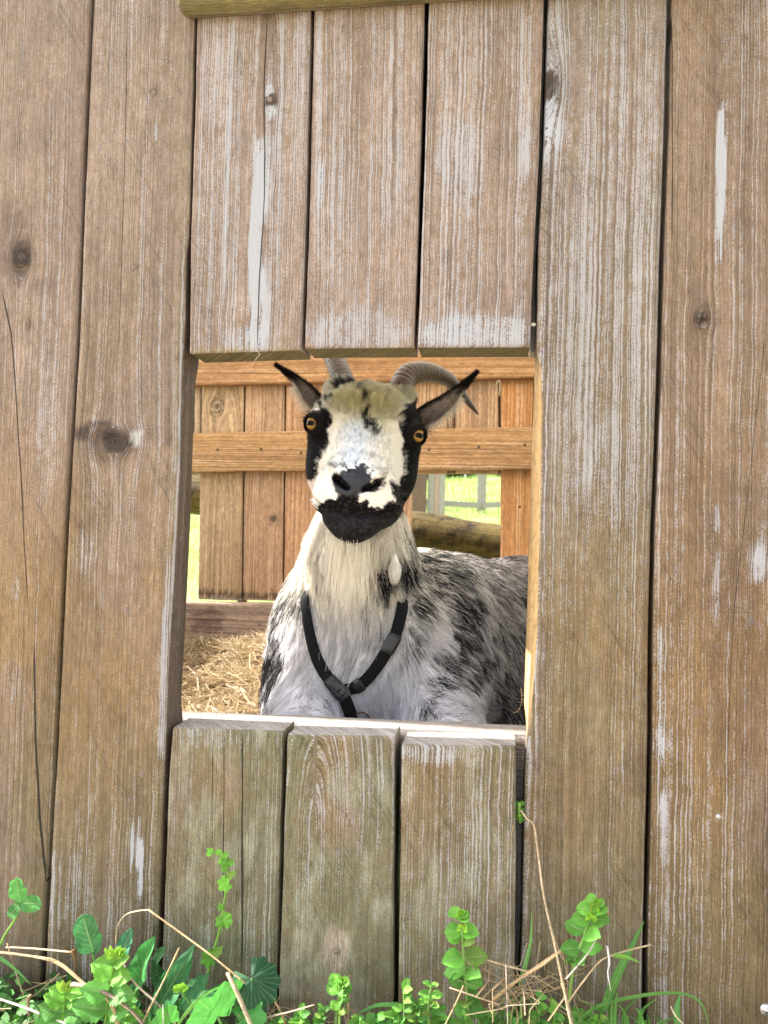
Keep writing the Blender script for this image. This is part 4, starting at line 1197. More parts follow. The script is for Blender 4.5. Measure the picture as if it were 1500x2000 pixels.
# ---- eyes
M_IRIS = None
def eye_material():
    t = NT('goat_eye')
    a = t.attr('ex').outputs['Vector']
    s = t.new('ShaderNodeSeparateXYZ'); t.l.new(a, s.inputs[0])
    ex, ez = s.outputs[0], s.outputs[2]
    r = t.math('SQRT', t.math('ADD', t.math('MULTIPLY', ex, ex), t.math('MULTIPLY', ez, ez)))
    ang = t.math('ARCTAN2', ez, ex)
    fib = t.noise(t.comb(t.math('MULTIPLY', ang, 9.0), t.math('MULTIPLY', r, .3)), 1.0, 3)
    iris = t.mix(fib, (.24, .12, .03), (.56, .34, .11))
    iris = t.mix(t.ramp(r, 8.0, 11.5), iris, (.05, .025, .01))
    # pupil: horizontal rounded bar
    px = t.math('MAXIMUM', t.math('SUBTRACT', t.math('ABSOLUTE', ex), 4.8), 0.0)
    pd = t.math('SQRT', t.math('ADD', t.math('MULTIPLY', px, px), t.math('MULTIPLY', t.math('MULTIPLY', ez, 1.15), ez)))
    c = t.mix(t.ramp(pd, 3.7, 4.5), (.004, .004, .006), iris)
    c = t.mix(t.ramp(r, 11.3, 12.2), c, (.03, .015, .01))
    t.l.new(c, t.b.inputs['Base Color']); t.b.inputs['Roughness'].default_value = .08
    t.b.inputs['Coat Weight'].default_value = .05; t.b.inputs['Specular IOR Level'].default_value = .14; t.b.inputs['Coat Roughness'].default_value = .02
    return t.m
M_EYE = eye_material()
for s in (-1, 1):
    e, vd = EYE(s), EYED(s)
    th = np.linspace(0, math.pi * .62, 18); ph = np.linspace(0, 2 * math.pi, 33)[:-1]
    a1 = np.cross([0, 0, 1], vd); a1 /= np.linalg.norm(a1); a2 = np.cross(vd, a1)
    V, EX = [], []
    for t_ in th:
        for p_ in ph:
            q = 13.4 * (math.cos(t_) * vd + math.sin(t_) * (math.cos(p_) * a1 + math.sin(p_) * a2))
            bulge = 1.2 * math.exp(-(t_ / .6) ** 2)
            V.append(e + q + vd * bulge); EX.append((14.6 * math.sin(t_) * math.cos(p_), 0, 14.6 * math.sin(t_) * math.sin(p_)))
    n = len(ph); idx = np.arange(len(V)).reshape(len(th), n)
    a, b, c, d = idx[:-1], np.roll(idx[:-1], -1, 1), np.roll(idx[1:], -1, 1), idx[1:]
    o = mesh_obj('eye', from_head(np.array(V)), np.stack([a, d, c, b], -1).reshape(-1, 4), M_EYE)
    add_attr(o.data, 'ex', np.array(EX), 'FLOAT_VECTOR'); adopt(o, goat)

# ---- horns
def tube(name, pts, rad, mat, flat=1.0, n=24, ridges=0.0, sub=10, parent=None, up=(0, 1, 0), ridge_f=140):
    P = np.array([tuple(p) for p in pts], float); r = np.array(rad, float)
    # catmull-rom
    tt, PP, RR = [], [], []
    m = len(P)
    for i in range(m - 1):
        p0, p1, p2, p3 = P[max(i - 1, 0)], P[i], P[i + 1], P[min(i + 2, m - 1)]
        for k in range(sub):
            s = k / sub
            PP.append(.5 * ((2 * p1) + (-p0 + p2) * s + (2 * p0 - 5 * p1 + 4 * p2 - p3) * s * s + (-p0 + 3 * p1 - 3 * p2 + p3) * s ** 3)); RR.append(r[i] * (1 - s) + r[i + 1] * s)
    PP.append(P[-1]); RR.append(r[-1])
    PP = np.array(PP); RR = np.array(RR)
    T = np.gradient(PP, axis=0); T /= np.linalg.norm(T, axis=1)[:, None] + 1e-12
    L = np.concatenate([[0], np.cumsum(np.linalg.norm(np.diff(PP, axis=0), axis=1))])
    ref = np.array(up, float); V = []; gl = []; aa = []
    S = np.cross(T, ref); S /= np.linalg.norm(S, axis=1)[:, None] + 1e-12; B = np.cross(S, T)
    for i in range(len(PP)):
        k = 1 + ridges * math.sin(L[i] * ridge_f * 2 * math.pi / 1.0 * .159 * 6.28) * (1 if i < len(PP) * .93 else 0)
        for j in range(n):
            a = 2 * math.pi * j / n
            V.append(PP[i] + (S[i] * math.cos(a) * flat + B[i] * math.sin(a)) * RR[i] * k); gl.append(L[i]); aa.append(a)
    V.append(PP[0]); V.append(PP[-1])
    idx = np.arange(len(PP) * n).reshape(len(PP), n)
    a, b, c, d = idx[:-1], np.roll(idx[:-1], -1, 1), np.roll(idx[1:], -1, 1), idx[1:]
    Fc = [tuple(map(int, q)) for q in np.stack([a, b, c, d], -1).reshape(-1, 4)]
    N = len(PP) * n
    Fc += [(int(idx[0, j]), N, int(idx[0, (j + 1) % n])) for j in range(n)] + [(int(idx[-1, (j + 1) % n]), N + 1, int(idx[-1, j])) for j in range(n)]
    o = mesh_obj(name, V, Fc, mat)
    gl += [0, L[-1]]; aa += [0, 0]
    add_attr(o.data, 'len', gl); add_attr(o.data, 'ang', aa)
    if parent: adopt(o, parent)
    return o
t = NT('horn_keratin')
ln = t.attr('len').outputs['Fac']; an = t.attr('ang').outputs['Fac']
rg = t.noise(t.comb(t.math('MULTIPLY', ln, 420.0), t.math('MULTIPLY', an, .5)), 1.0, 2)
fb = t.noise(t.comb(t.math('MULTIPLY', ln, 25.0), t.math('MULTIPLY', an, 14.0)), 1.0, 4)
c = t.mix(t.math('ADD', t.math('MULTIPLY', rg, .75), t.math('MULTIPLY', fb, .4)), (.018, .011, .007), (.14, .09, .055))
c = t.mix(t.math('MULTIPLY', t.ramp(ln, .06, .19), .45), c, (.045, .035, .03))
t.l.new(c, t.b.inputs['Base Color']); t.b.inputs['Roughness'].default_value = .42
t.bump(t.math('ADD', rg, t.math('MULTIPLY', fb, .4)), .9, .0022)
M_HORN = t.m
hr = [(775, 790, .255), (786, 752, .262), (800, 732, .272), (832, 727, .29), (866, 736, .31), (890, 754, .325), (911, 781, .332), (935, 810, .335)]
tube('horn', [W(*p) for p in hr], [.0225, .0225, .0215, .0185, .0145, .0108, .0075, .001], M_HORN, flat=.8, ridges=.022, sub=14, parent=goat, ridge_f=170)
hl = [(684, 790, .255), (672, 752, .262), (662, 722, .272), (648, 692, .29), (622, 664, .315), (590, 655, .34), (560, 668, .36), (540, 700, .37)]
tube('horn', [W(*p) for p in hl], [.0215, .0215, .0205, .0185, .0145, .0108, .0075, .001], M_HORN, flat=.8, ridges=.022, sub=14, parent=goat, ridge_f=170)

# ---- ears: a rolled leaf, open towards the viewer
M_HAIRSKIN = None
def ear(pts, wid, cup, colf, seed):
    """pts: centre line (px,py,y); wid: half width px; returns mesh + roots for hair"""
    C_ = np.array([tuple(W(*p)) for p in pts]); n = 18; sub = 8
    m = len(C_); PP, WW, CC = [], [], []
    for i in range(m - 1):
        p0, p1, p2, p3 = C_[max(i - 1, 0)], C_[i], C_[i + 1], C_[min(i + 2, m - 1)]
        for k in range(sub):
            s = k / sub
            PP.append(.5 * ((2 * p1) + (-p0 + p2) * s + (2 * p0 - 5 * p1 + 4 * p2 - p3) * s * s + (-p0 + 3 * p1 - 3 * p2 + p3) * s ** 3))
            WW.append(wid[i] * (1 - s) + wid[i + 1] * s); CC.append(cup[i] * (1 - s) + cup[i + 1] * s)
    PP.append(C_[-1]); WW.append(wid[-1]); CC.append(cup[-1])
    PP = np.array(PP); T = np.gradient(PP, axis=0); T /= np.linalg.norm(T, axis=1)[:, None]
    vw = PP - np.array(CAM); vw /= np.linalg.norm(vw, axis=1)[:, None]
    S = np.cross(T, vw); S /= np.linalg.norm(S, axis=1)[:, None]; B = np.cross(S, T)
    B = np.where((np.sum(B * vw, 1) > 0)[:, None], B, -B)
    V, fr = [], []
    sc = .00071
    for side in (0, 1):
        for i in range(len(PP)):
            for j in range(n + 1):
                a = (j / n - .5) * 2
                ww = WW[i] * sc; ang = a * (1.2 + CC[i])
                # cross-section: an arc opening to the viewer
                x = math.sin(ang) / math.sin(min(1.2 + CC[i], 1.57)) * ww if CC[i] < .37 else math.sin(ang) * ww
                y = (math.cos(ang) - 1) * -1 * ww * .75
                off = (.0009 if side else -.0009) * (1 - .7 * abs(a))
                V.append(PP[i] + S[i] * x - B[i] * (y * 1.0) + B[i] * (off + ww * .35)); fr.append((i / (len(PP) - 1), a, side))
    k = (n + 1); I = np.arange(len(PP) * k).reshape(len(PP), k)
    f1 = np.stack([I[:-1, :-1], I[:-1, 1:], I[1:, 1:], I[1:, :-1]], -1).reshape(-1, 4)
    f2 = f1[:, ::-1] + len(PP) * k
    N = len(PP) * k
    rim = []
    for i in range(len(PP) - 1):
        rim += [(I[i, 0], I[i + 1, 0], I[i + 1, 0] + N, I[i, 0] + N), (I[i + 1, -1], I[i, -1], I[i, -1] + N, I[i + 1, -1] + N)]
    for j in range(n): rim += [(I[-1, j], I[-1, j + 1], I[-1, j + 1] + N, I[-1, j] + N)]
    Fc = np.concatenate([f1, f2, np.array(rim)])
    V = np.array(V); fr = np.array(fr)
    o = mesh_obj('ear', V, Fc, M_SKIN)
    cc = colf(fr, V)
    add_attr(o.data, 'coat', cc, 'FLOAT_COLOR'); add_attr(o.data, 'wet', np.zeros(len(V)))
    adopt(o, goat)
    # outward normals
    me = o.data; nr = np.empty(len(V) * 3, np.float32); me.vertex_normals.foreach_get('vector', nr)
    return V, Fc, fr, nr.reshape(-1, 3), T, cc
def earcol(fr, V):
    s, a = fr[:, 0], fr[:, 1]
    n = fbm(V[:, 0] * 250, V[:, 1] * 250, V[:, 2] * 250, 3, 3)
    g = np.tile([.24, .22, .225], (len(V), 1)) * (.1 + 1.9 * n[:, None])
    pinkish = (sstep(.55, .1, s) * sstep(-.2, .5, a * EARSIGN))[:, None]
    g = g * (1 - .6 * pinkish) + np.array([.20, .14, .14]) * .6 * pinkish
    topb = (sstep(-.2, -.8, a * EARSIGN + (n - .5) * .8))[:, None]
    g = g * (1 - topb) + np.array([.01, .009, .01]) * topb
    tip = sstep(.50, .64, s + (n - .5) * .3)[:, None]
    g = g * (1 - tip) + np.array([.012, .011, .012]) * tip
    edge = (sstep(.62, .95, a * EARSIGN) * sstep(.7, .45, s))[:, None]
    return g * (1 - edge) + np.array([.7, .66, .62]) * edge
EARSIGN = -1
earR = ear([(815, 822, .262), (843, 806, .258), (874, 784, .262), (896, 762, .265), (913, 745, .266), (931, 727, .266)], [20, 23, 17, 9, 6, 3], [.1, .2, .4, .6, .6, .6], earcol, 1)
EARSIGN = 1
earL = ear([(628, 802, .255), (612, 782, .258), (597, 762, .262), (580, 743, .265), (561, 728, .266), (540, 713, .266)], [17, 20, 15, 9, 6, 3], [.1, .2, .4, .6, .6, .6], earcol, 2)

# ---- harness (worn, so part of the goat)
M_WEB = NT('black_webbing')
ww_ = M_WEB.attr('len').outputs['Fac']
wv = M_WEB.math('SINE', M_WEB.math('MULTIPLY', ww_, 2600.0))
tcw = M_WEB.new('ShaderNodeTexCoord').outputs['Object']
cw_ = M_WEB.mix(M_WEB.noise(tcw, 500, 3), (.004, .004, .005), (.014, .015, .018))
M_WEB.l.new(cw_, M_WEB.b.inputs['Base Color']); M_WEB.b.inputs['Roughness'].default_value = .8; M_WEB.b.inputs['Specular IOR Level'].default_value = .12
M_WEB.bump(wv, .4, .0004); M_WEB = M_WEB.m
M_PLAST = plain('black_plastic', (.014, .015, .017), .3, .5)
M_BRASS = NT('brown_ring'); M_BRASS.b.inputs['Base Color'].default_value = (.18, .09, .06, 1); M_BRASS.b.inputs['Metallic'].default_value = .8; M_BRASS.b.inputs['Roughness'].default_value = .35; M_BRASS = M_BRASS.m
harness = empty('harness', tuple(W(672, 1350, .25)), label='black webbing chest harness with plastic buckle'); adopt(harness, goat)
FUR_OFF = .0085
STRAPS = []
def strap(pts, w, th=.0011, off=FUR_OFF, sub=8, name='strap', taper_in=True):
    P, Nn = [], []
    m = len(pts); pp = []
    pts = np.array(pts, float)
    for i in range(m - 1):
        p0, p1, p2, p3 = pts[max(i - 1, 0)], pts[i], pts[i + 1], pts[min(i + 2, m - 1)]
        for k in range(sub):
            s = k / sub; pp.append(.5 * ((2 * p1) + (-p0 + p2) * s + (2 * p0 - 5 * p1 + 4 * p2 - p3) * s * s + (-p0 + 3 * p1 - 3 * p2 + p3) * s ** 3))
    pp.append(pts[-1])
    for iq, q in enumerate(pp):
        a, n = on_goat(q[0], q[1], off - (.016 * max(0, 1 - iq / 7.0) if taper_in else 0))
        if a is not None: P.append(np.array(a)); Nn.append(np.array(n))
    P = np.array(P); Nn = np.array(Nn)
    for _ in range(5):
        P[1:-1] = (P[:-2] + P[1:-1] * 2 + P[2:]) / 4; Nn[1:-1] = (Nn[:-2] + Nn[1:-1] * 2 + Nn[2:]) / 4
    Nn /= np.linalg.norm(Nn, axis=1)[:, None]
    T = np.gradient(P, axis=0); T /= np.linalg.norm(T, axis=1)[:, None]
    S = np.cross(T, Nn); S /= np.linalg.norm(S, axis=1)[:, None]
    L = np.concatenate([[0], np.cumsum(np.linalg.norm(np.diff(P, axis=0), axis=1))])
    V, gl = [], []
    prof = [(-1, -.5), (-.92, .5), (-.3, .75), (.3, .75), (.92, .5), (1, -.5), (.3, -.6), (-.3, -.6)]
    for i in range(len(P)):
        for a, b in prof: V.append(P[i] + S[i] * a * w / 2 + Nn[i] * b * th); gl.append(L[i])
    n = len(prof); I = np.arange(len(P) * n).reshape(len(P), n)
    a, b, c, d = I[:-1], np.roll(I[:-1], -1, 1), np.roll(I[1:], -1, 1), I[1:]
    Fc = [tuple(map(int, q)) for q in np.stack([a, b, c, d], -1).reshape(-1, 4)] + [tuple(map(int, I[0][::-1])), tuple(map(int, I[-1]))]
    o = mesh_obj(name, V, Fc, M_WEB); add_attr(o.data, 'len', gl); adopt(o, harness)
    STRAPS.append(P)
    return P, Nn, T, S
sA = strap([(600, 1145), (602, 1170), (606, 1210), (613, 1250), (624, 1290), (640, 1322), (655, 1343), (666, 1358)], .0178)
sB = strap([(786, 1160), (783, 1188), (778, 1215), (770, 1243), (755, 1270), (738, 1297), (715, 1325), (695, 1339), (672, 1347)], .0178)
sC = strap([(664, 1345), (672, 1368), (681, 1392), (688, 1425), (690, 1450)], .019, taper_in=False)
def chunk(frame, s0, s1, w, th, name, mat, lift=.002, taper=1.0, holes=False):
    """solid plastic piece bent along a strap between strap samples s0..s1"""
    P, Nn, T, S = frame; V = []
    n0, n1 = int(s0 * (len(P) - 1)), int(s1 * (len(P) - 1)); n1 = max(n1, n0 + 1)
    m = 7
    for i in range(m):
        f = n0 + (n1 - n0) * i / (m - 1); a = int(min(f, len(P) - 2)); k = f - a
        p = P[a] * (1 - k) + P[a + 1] * k; nn_, s_ = Nn[a], S[a]
        e = 1 - (.25 if i in (0, m - 1) else 0); ww = w * (1 + (taper - 1) * i / (m - 1)) * (.9 if i in (0, m - 1) else 1)
        for x, y in ((-1, 0), (-.95, .6), (-.6, 1), (0, 1.15), (.6, 1), (.95, .6), (1, 0), (.6, -.2), (-.6, -.2)):
            V.append(p + s_ * x * ww / 2 + nn_ * (y * th * e + lift))
    n = 9; I = np.arange(m * n).reshape(m, n)
    a, b, c, d = I[:-1], np.roll(I[:-1], -1, 1), np.roll(I[1:], -1, 1), I[1:]
    Fc = [tuple(map(int, q)) for q in np.stack([a, b, c, d], -1).reshape(-1, 4)] + [tuple(map(int, I[0][::-1])), tuple(map(int, I[-1]))]
    o = mesh_obj(name, V, Fc, mat, smooth=False); adopt(o, harness); return o
chunk(sA, .74, .86, .020, .0045, 'buckle', M_PLAST, .0015, 1.1)
chunk(sA, .85, 1.0, .0235, .0055, 'buckle', M_PLAST, .0015, .9)
chunk(sA, .80, .92, .011, .003, 'buckle_tongue', M_PLAST, .0062)
chunk(sC, .0, .22, .022, .004, 'buckle', M_PLAST, .002, .9)
chunk(sB, .37, .53, .021, .0035, 'slider', M_PLAST, .001)
chunk(sB, .80, .90, .021, .0035, 'slider', M_PLAST, .001)
rp, rn = on_goat(703, 1398, .012)
rv = []
for j in range(24):
    a = 2 * math.pi * j / 24; rv.append(Vector(rp) + Vector((math.cos(a) * .011, -.002 * math.sin(a), math.sin(a) * .011)))
tube('ring', rv + [rv[0]], [.0013] * 25, M_BRASS, n=8, sub=2, parent=harness, up=(0, 1, .01))

# ---- wattles
WAT = []
for (px, py, w, h, dpt, cc) in ((771, 1108, 11, 25, .0, (.88, .86, .82)), (634, 1092, 8.5, 25, .0, (.80, .77, .72))):
    a, nrm = on_goat(px, py, 0); a = Vector(a) - ray(px, py).normalized() * .030
    import bmesh
    bm = bmesh.new(); bmesh.ops.create_icosphere(bm, subdivisions=4, radius=1)
    for v_ in bm.verts:
        z = v_.co.z; k = (.92 - .12 * z if z < 0 else .92 - .42 * z)
        v_.co = Vector((v_.co.x * w * .00075 * k, v_.co.y * w * .00075 * k, z * h * .00075)) + Vector(a)
    me = bpy.data.meshes.new('wattle'); bm.to_mesh(me); bm.free(); me.materials.append(M_SKIN)
    o = bpy.data.objects.new('wattle', me); COL.objects.link(o)
    for p_ in me.polygons: p_.use_smooth = True
    add_attr(me, 'coat', np.tile(cc, (len(me.vertices), 1)), 'FLOAT_COLOR'); add_attr(me, 'wet', np.zeros(len(me.vertices)))
    adopt(o, goat)
    co = np.array([tuple(v_.co) for v_ in me.vertices]); fa = np.array([tuple(p_.vertices) for p_ in me.polygons])
    WAT.append((co, fa, np.array(cc), np.array(a)))
# ------------------------------------------------------------------ fur
t = NT('goat_fur')
ca = t.attr('col').outputs['Color']
t.l.new(ca, t.b.inputs['Base Color']); t.b.inputs['Roughness'].default_value = .55; t.b.inputs['Specular IOR Level'].default_value = .12
tr = t.new('ShaderNodeBsdfTranslucent'); t.l.new(ca, tr.inputs[0])
mx = t.new('ShaderNodeMixShader'); mx.inputs[0].default_value = .25
t.l.new(t.b.outputs[0], mx.inputs[1]); t.l.new(tr.outputs[0], mx.inputs[2]); t.l.new(mx.outputs[0], t.n['Material Output'].inputs['Surface'])
M_FUR = t.m

def sample(V, F3, n, wfun, r):
    a, b, c = V[F3[:, 0]], V[F3[:, 1]], V[F3[:, 2]]
    cr = np.cross(b - a, c - a); ar = np.linalg.norm(cr, axis=1) / 2
    ctr = (a + b + c) / 3; nrm = cr / (2 * ar[:, None] + 1e-15)
    w = ar * wfun(ctr, nrm); w = w / w.sum()
    i = r.choice(len(F3), n, p=w)
    u1, u2 = r.random(n), r.random(n); s = np.sqrt(u1)
    P = a[i] * (1 - s)[:, None] + b[i] * (s * (1 - u2))[:, None] + c[i] * (s * u2)[:, None]
    return P, nrm[i]
# smooth vertex normals
me = body.data; vn = np.empty(len(GV) * 3, np.float32); me.vertex_normals.foreach_get('vector', vn); vn = vn.reshape(-1, 3)
if np.mean(np.sum(vn * (GV - GV.mean(0)), 1)) < 0: print('NORMALS INVERTED')

def hair_obj(name, roots, pts, rad_r, rad_t, cols, parent, ns):
    n = len(roots)
    hc = bpy.data.hair_curves.new(name); hc.add_curves([ns] * n)
    P = pts.astype(np.float32)                      # n, ns, 3
    at = hc.attributes['position'] if 'position' in hc.attributes else hc.attributes.new('position', 'FLOAT_VECTOR', 'POINT')
    at.data.foreach_set('vector', P.ravel())
    s = np.linspace(0, 1, ns)[None, :]
    R = rad_r[:, None] * (1 - s) + rad_t[:, None] * s
    ra = hc.attributes['radius'] if 'radius' in hc.attributes else hc.attributes.new('radius', 'FLOAT', 'POINT')
    ra.data.foreach_set('value', R.astype(np.float32).ravel())
    ca_ = hc.attributes.new('col', 'FLOAT_COLOR', 'CURVE')
    c = np.ones((n, 4), np.float32); c[:, :3] = cols; ca_.data.foreach_set('color', c.ravel())
    hc.materials.append(M_FUR)
    o = bpy.data.objects.new(name, hc); COL.objects.link(o); adopt(o, parent); return o

NOSEP = from_head([-2, -95, -38])
def grow(P, N, r, ns=5, clump_n=20, clump=.7):
    n = len(P)
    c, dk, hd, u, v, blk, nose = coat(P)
    Q = to_head(P)
    # lengths in m
    face = hd
    lf = .0055 + .0075 * sstep(-60, -5, v) + .005 * sstep(10, 70, v) + .010 * sstep(30, 60, Q[:, 1]) * sstep(30, -20, v)
    lf = np.where((v < -50) & (Q[:, 1] < 0) & (np.abs(u) < 45), .0030, lf)
    lf = lf * (1 - .97 * np.clip(nose * 1.3, 0, 1))
    for s_ in (-1, 1):
        e = EYE(s_); d_ = np.linalg.norm(Q - e, axis=1); lf = lf * sstep(17, 30, d_) + .0012 * (1 - sstep(17, 30, d_))
    beardz = sstep(-112, -150, Q[:, 2])
    Lb = .021 + .012 * fbm(P[:, 0] * 9, P[:, 1] * 9, P[:, 2] * 9, 41, 2)
    Lb = Lb * np.where(P[:, 2] < c0[2] - .02, 1.1, 1)
    L = lf * face + Lb * (1 - face)
    L = L * r.uniform(.6, 1.2, n)
    for SP in STRAPS:
        kd = np.min(np.linalg.norm(P[:, None, :] - SP[None, ::4, :], axis=2), axis=1)
        L = np.where(kd < .0185, np.minimum(L, .0045), L)
    for (co, fa, cc_, a_) in WAT:
        L = np.where((np.linalg.norm(P - a_, axis=1) < .024) & (P[:, 2] > a_[2] - .01), np.minimum(L, .008), L)
    # direction
    Dh = P - NOSEP; Dh[:, 2] += 0
    Dh = Dh / (np.linalg.norm(Dh, axis=1)[:, None] + 1e-9)
    Dh = Dh + np.array(HM[2]) * .3 * sstep(-40, 0, v)[:, None]
    dn = np.array(HM[2]) * -1.0
    fw = (sstep(5, 40, v) * .9)[:, None]
    wa = fbm(P[:, 0] * 45, P[:, 1] * 45, P[:, 2] * 45, 71, 2) - .5; wb = fbm(P[:, 0] * 45, P[:, 1] * 45, P[:, 2] * 45, 72, 2) - .5
    Dh = Dh + fw * (np.array(HM[0]) * (wa * 2.2 + u / 70)[:, None] + np.array(HM[2]) * (wb * 1.6)[:, None])
    lowj = (sstep(-70, -110, v) * .9 + sstep(30, 70, Q[:, 1]) * .5 * sstep(20, -20, v)).clip(0, 1)[:, None]
    Dh = Dh * (1 - lowj) + (dn + np.array(HM[1]) * .4) * lowj
    X_ = P[:, 0] - c0[0]
    Db = np.zeros((n, 3)); side = sstep(.02, .20, X_)
    Db[:, 2] = -1.0 + .35 * side; Db[:, 0] = .75 * side - .18 * sstep(-.02, -.1, X_) ; Db[:, 1] = .35 * side + .1
    # whorls
    wn1 = fbm(P[:, 0] * 11, P[:, 1] * 11, P[:, 2] * 11, 51, 2) - .5; wn2 = fbm(P[:, 0] * 11, P[:, 1] * 11, P[:, 2] * 11, 52, 2) - .5
    Db[:, 0] += wn1 * 1.8; Db[:, 2] += wn2 * .9
    D = Dh * hd[:, None] + Db * (1 - hd)[:, None]
    D += r.normal(0, 1, (n, 3)) * (.10 * hd + .16 * (1 - hd))[:, None]
    D = D - N * np.sum(D * N, 1)[:, None]; D /= np.linalg.norm(D, axis=1)[:, None] + 1e-9
    lift = (.13 * hd + .52 * (1 - hd)) + .45 * sstep(35, 70, v) * hd
    lift = lift * r.uniform(.5, 1.5, n)
    s = np.linspace(0, 1, ns)[None, :, None]
    g = np.array([0, 0, -1.0]) * (1 - hd)[:, None] * .25
    pts = P[:, None, :] - N[:, None, :] * .0008 + L[:, None, None] * (s * (D[:, None, :] + N[:, None, :] * lift[:, None, None]) + s * s * (g[:, None, :] - N[:, None, :] * (lift * .45)[:, None, None]))
    # clumping
    m = max(8, n // clump_n); ci = r.choice(n, m, replace=False)
    kd = KDTree(m)
    for a, i in enumerate(ci): kd.insert(P[i], a)
    kd.balance()
    near = np.array([kd.find(p)[1] for p in P])
    k = ci[near]
    tgt = pts[k] - P[k][:, None, :] + P[k][:, None, :]
    far_ = np.linalg.norm(P - P[k], axis=1) < .016
    cs = (clump * (1 - hd * .35) * far_)[:, None, None] * (s ** 1.3)
    pts = pts * (1 - cs) + tgt * cs
    wave = (r.normal(0, 1, (n, 1, 3)) * np.sin(s * 5 + r.uniform(0, 6, (n, 1, 1)))) * (L[:, None, None] * .055) * s
    pts = pts + wave
    # colours
    cl = r.normal(0, 1, m)[near]
    pd = np.clip(dk * 1.0, 0, 1)
    isd = (r.random(n) * .66 + .34 * (cl * .22 + .5) < pd)
    grey = r.uniform(.7, 1.15, n) * (1 + .12 * cl).clip(.7, 1.25)
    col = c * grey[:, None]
    col = np.where(isd[:, None], np.array([.014, .0135, .015]) * r.uniform(.5, 2.6, n)[:, None], col)
    b_ = blk > .5
    col = np.where((b_ & (r.random(n) < .97))[:, None], np.array([.0055, .0052, .006]) * (.6 + 7.0 * r.random(n) ** 3)[:, None], col)
    rad = (.00017 * hd + .00027 * (1 - hd))
    return pts, rad, col, hd

r = np.random.default_rng(99)
cam_n = np.array(CAM)
def wf(ctr, nrm):
    vw = cam_n - ctr; vw /= np.linalg.norm(vw, axis=1)[:, None]
    f = np.sum(vw * nrm, 1)
    w = np.where(f > -.25, 1.0, .22)
    w = w * np.where(ctr[:, 2] < ZH + .02, .15, 1.0)
    q = to_head(ctr); h = sstep(-150, -130, q[:, 2]) * (q[:, 1] < 130)
    w = w * (1 + 3.2 * h) * np.where(ctr[:, 1] > .95, .4, 1)
    return w
NF = int(globals().get('N_FUR', 330000))
P, N = sample(GV, tri, NF, wf, r)
kill = np.zeros(len(P), bool)
Qk = to_head(P)
for s_ in (-1, 1):
    kill |= np.linalg.norm(Qk - EYE(s_), axis=1) < 15.2
for s_, hpnt in ((1, hr), (-1, hl)):
    for p_ in hpnt[:2]: kill |= np.linalg.norm(P - np.array(W(*p_)), axis=1) < .019
P, N = P[~kill], N[~kill]
pts, rad, col, hdw = grow(P, N, r)
fur = hair_obj('fur', P, pts, rad, rad * .3, col, goat, 5)
fur['kind'] = 'stuff'

# beard, whiskers, ear fringe, wattle fluff
RP, RT, RR, RC = [], [], [], []
def add_hair(p, dvec, L, rad_, col_, sag=.2, ns=5, wob=.1):
    s = np.linspace(0, 1, ns)[:, None]
    d_ = np.array(dvec, float); d_ /= np.linalg.norm(d_)
    q = np.array(p) + L * (d_ * s + np.array([0, 0, -1.0]) * sag * s * s) + r.normal(0, wob, 3) * L * s * s
    RP.append(q); RR.append(rad_); RC.append(col_)
chin = from_head([-4, -50, -158])
for k in range(520):
    q = from_head([-6 + r.normal(0, 13), -34 + r.normal(0, 12), -118 + r.normal(0, 3)])
    L = r.uniform(.03, .075) if k % 3 else r.uniform(.07, .105)
    add_hair(q, (r.normal(-.02, .13), -.12 + r.normal(0, .1), -1), L, .00022, np.array([.85, .80, .68]) * r.uniform(.8, 1.1), .1, wob=.06)
for k in range(26):
    sd = 1 if k % 2 else -1
    q = from_head([sd * r.uniform(30, 52), -60 + r.normal(0, 8), -62 + r.normal(0, 12)])
    add_hair(q, np.array(HM[0]) * sd * r.uniform(.6, 1) + np.array([0, -.6, 0]) + np.array([0, 0, r.normal(-.1, .3)]), r.uniform(.02, .04), .00010, (.25, .22, .2), .15)
for k in range(170):
    a_ = r.uniform(-1, 1); z_ = r.uniform(-122, -58)
    if -90 < z_ < -72 + 10 * abs(a_): continue
    q0 = from_head([a_ * 40, -160, z_]); dd = Vector(HM[1]); hit = BVH.ray_cast(Vector(q0), dd)
    if hit[0] is None: continue
    nn_ = np.array(hit[1]); add_hair(hit[0], nn_ * .5 + np.array([a_ * .5, -.1, -.8]) + r.normal(0, .2, 3), r.uniform(.003, .008), .00008, np.array([.05, .05, .06]) * r.uniform(.2, 3.0), .1)
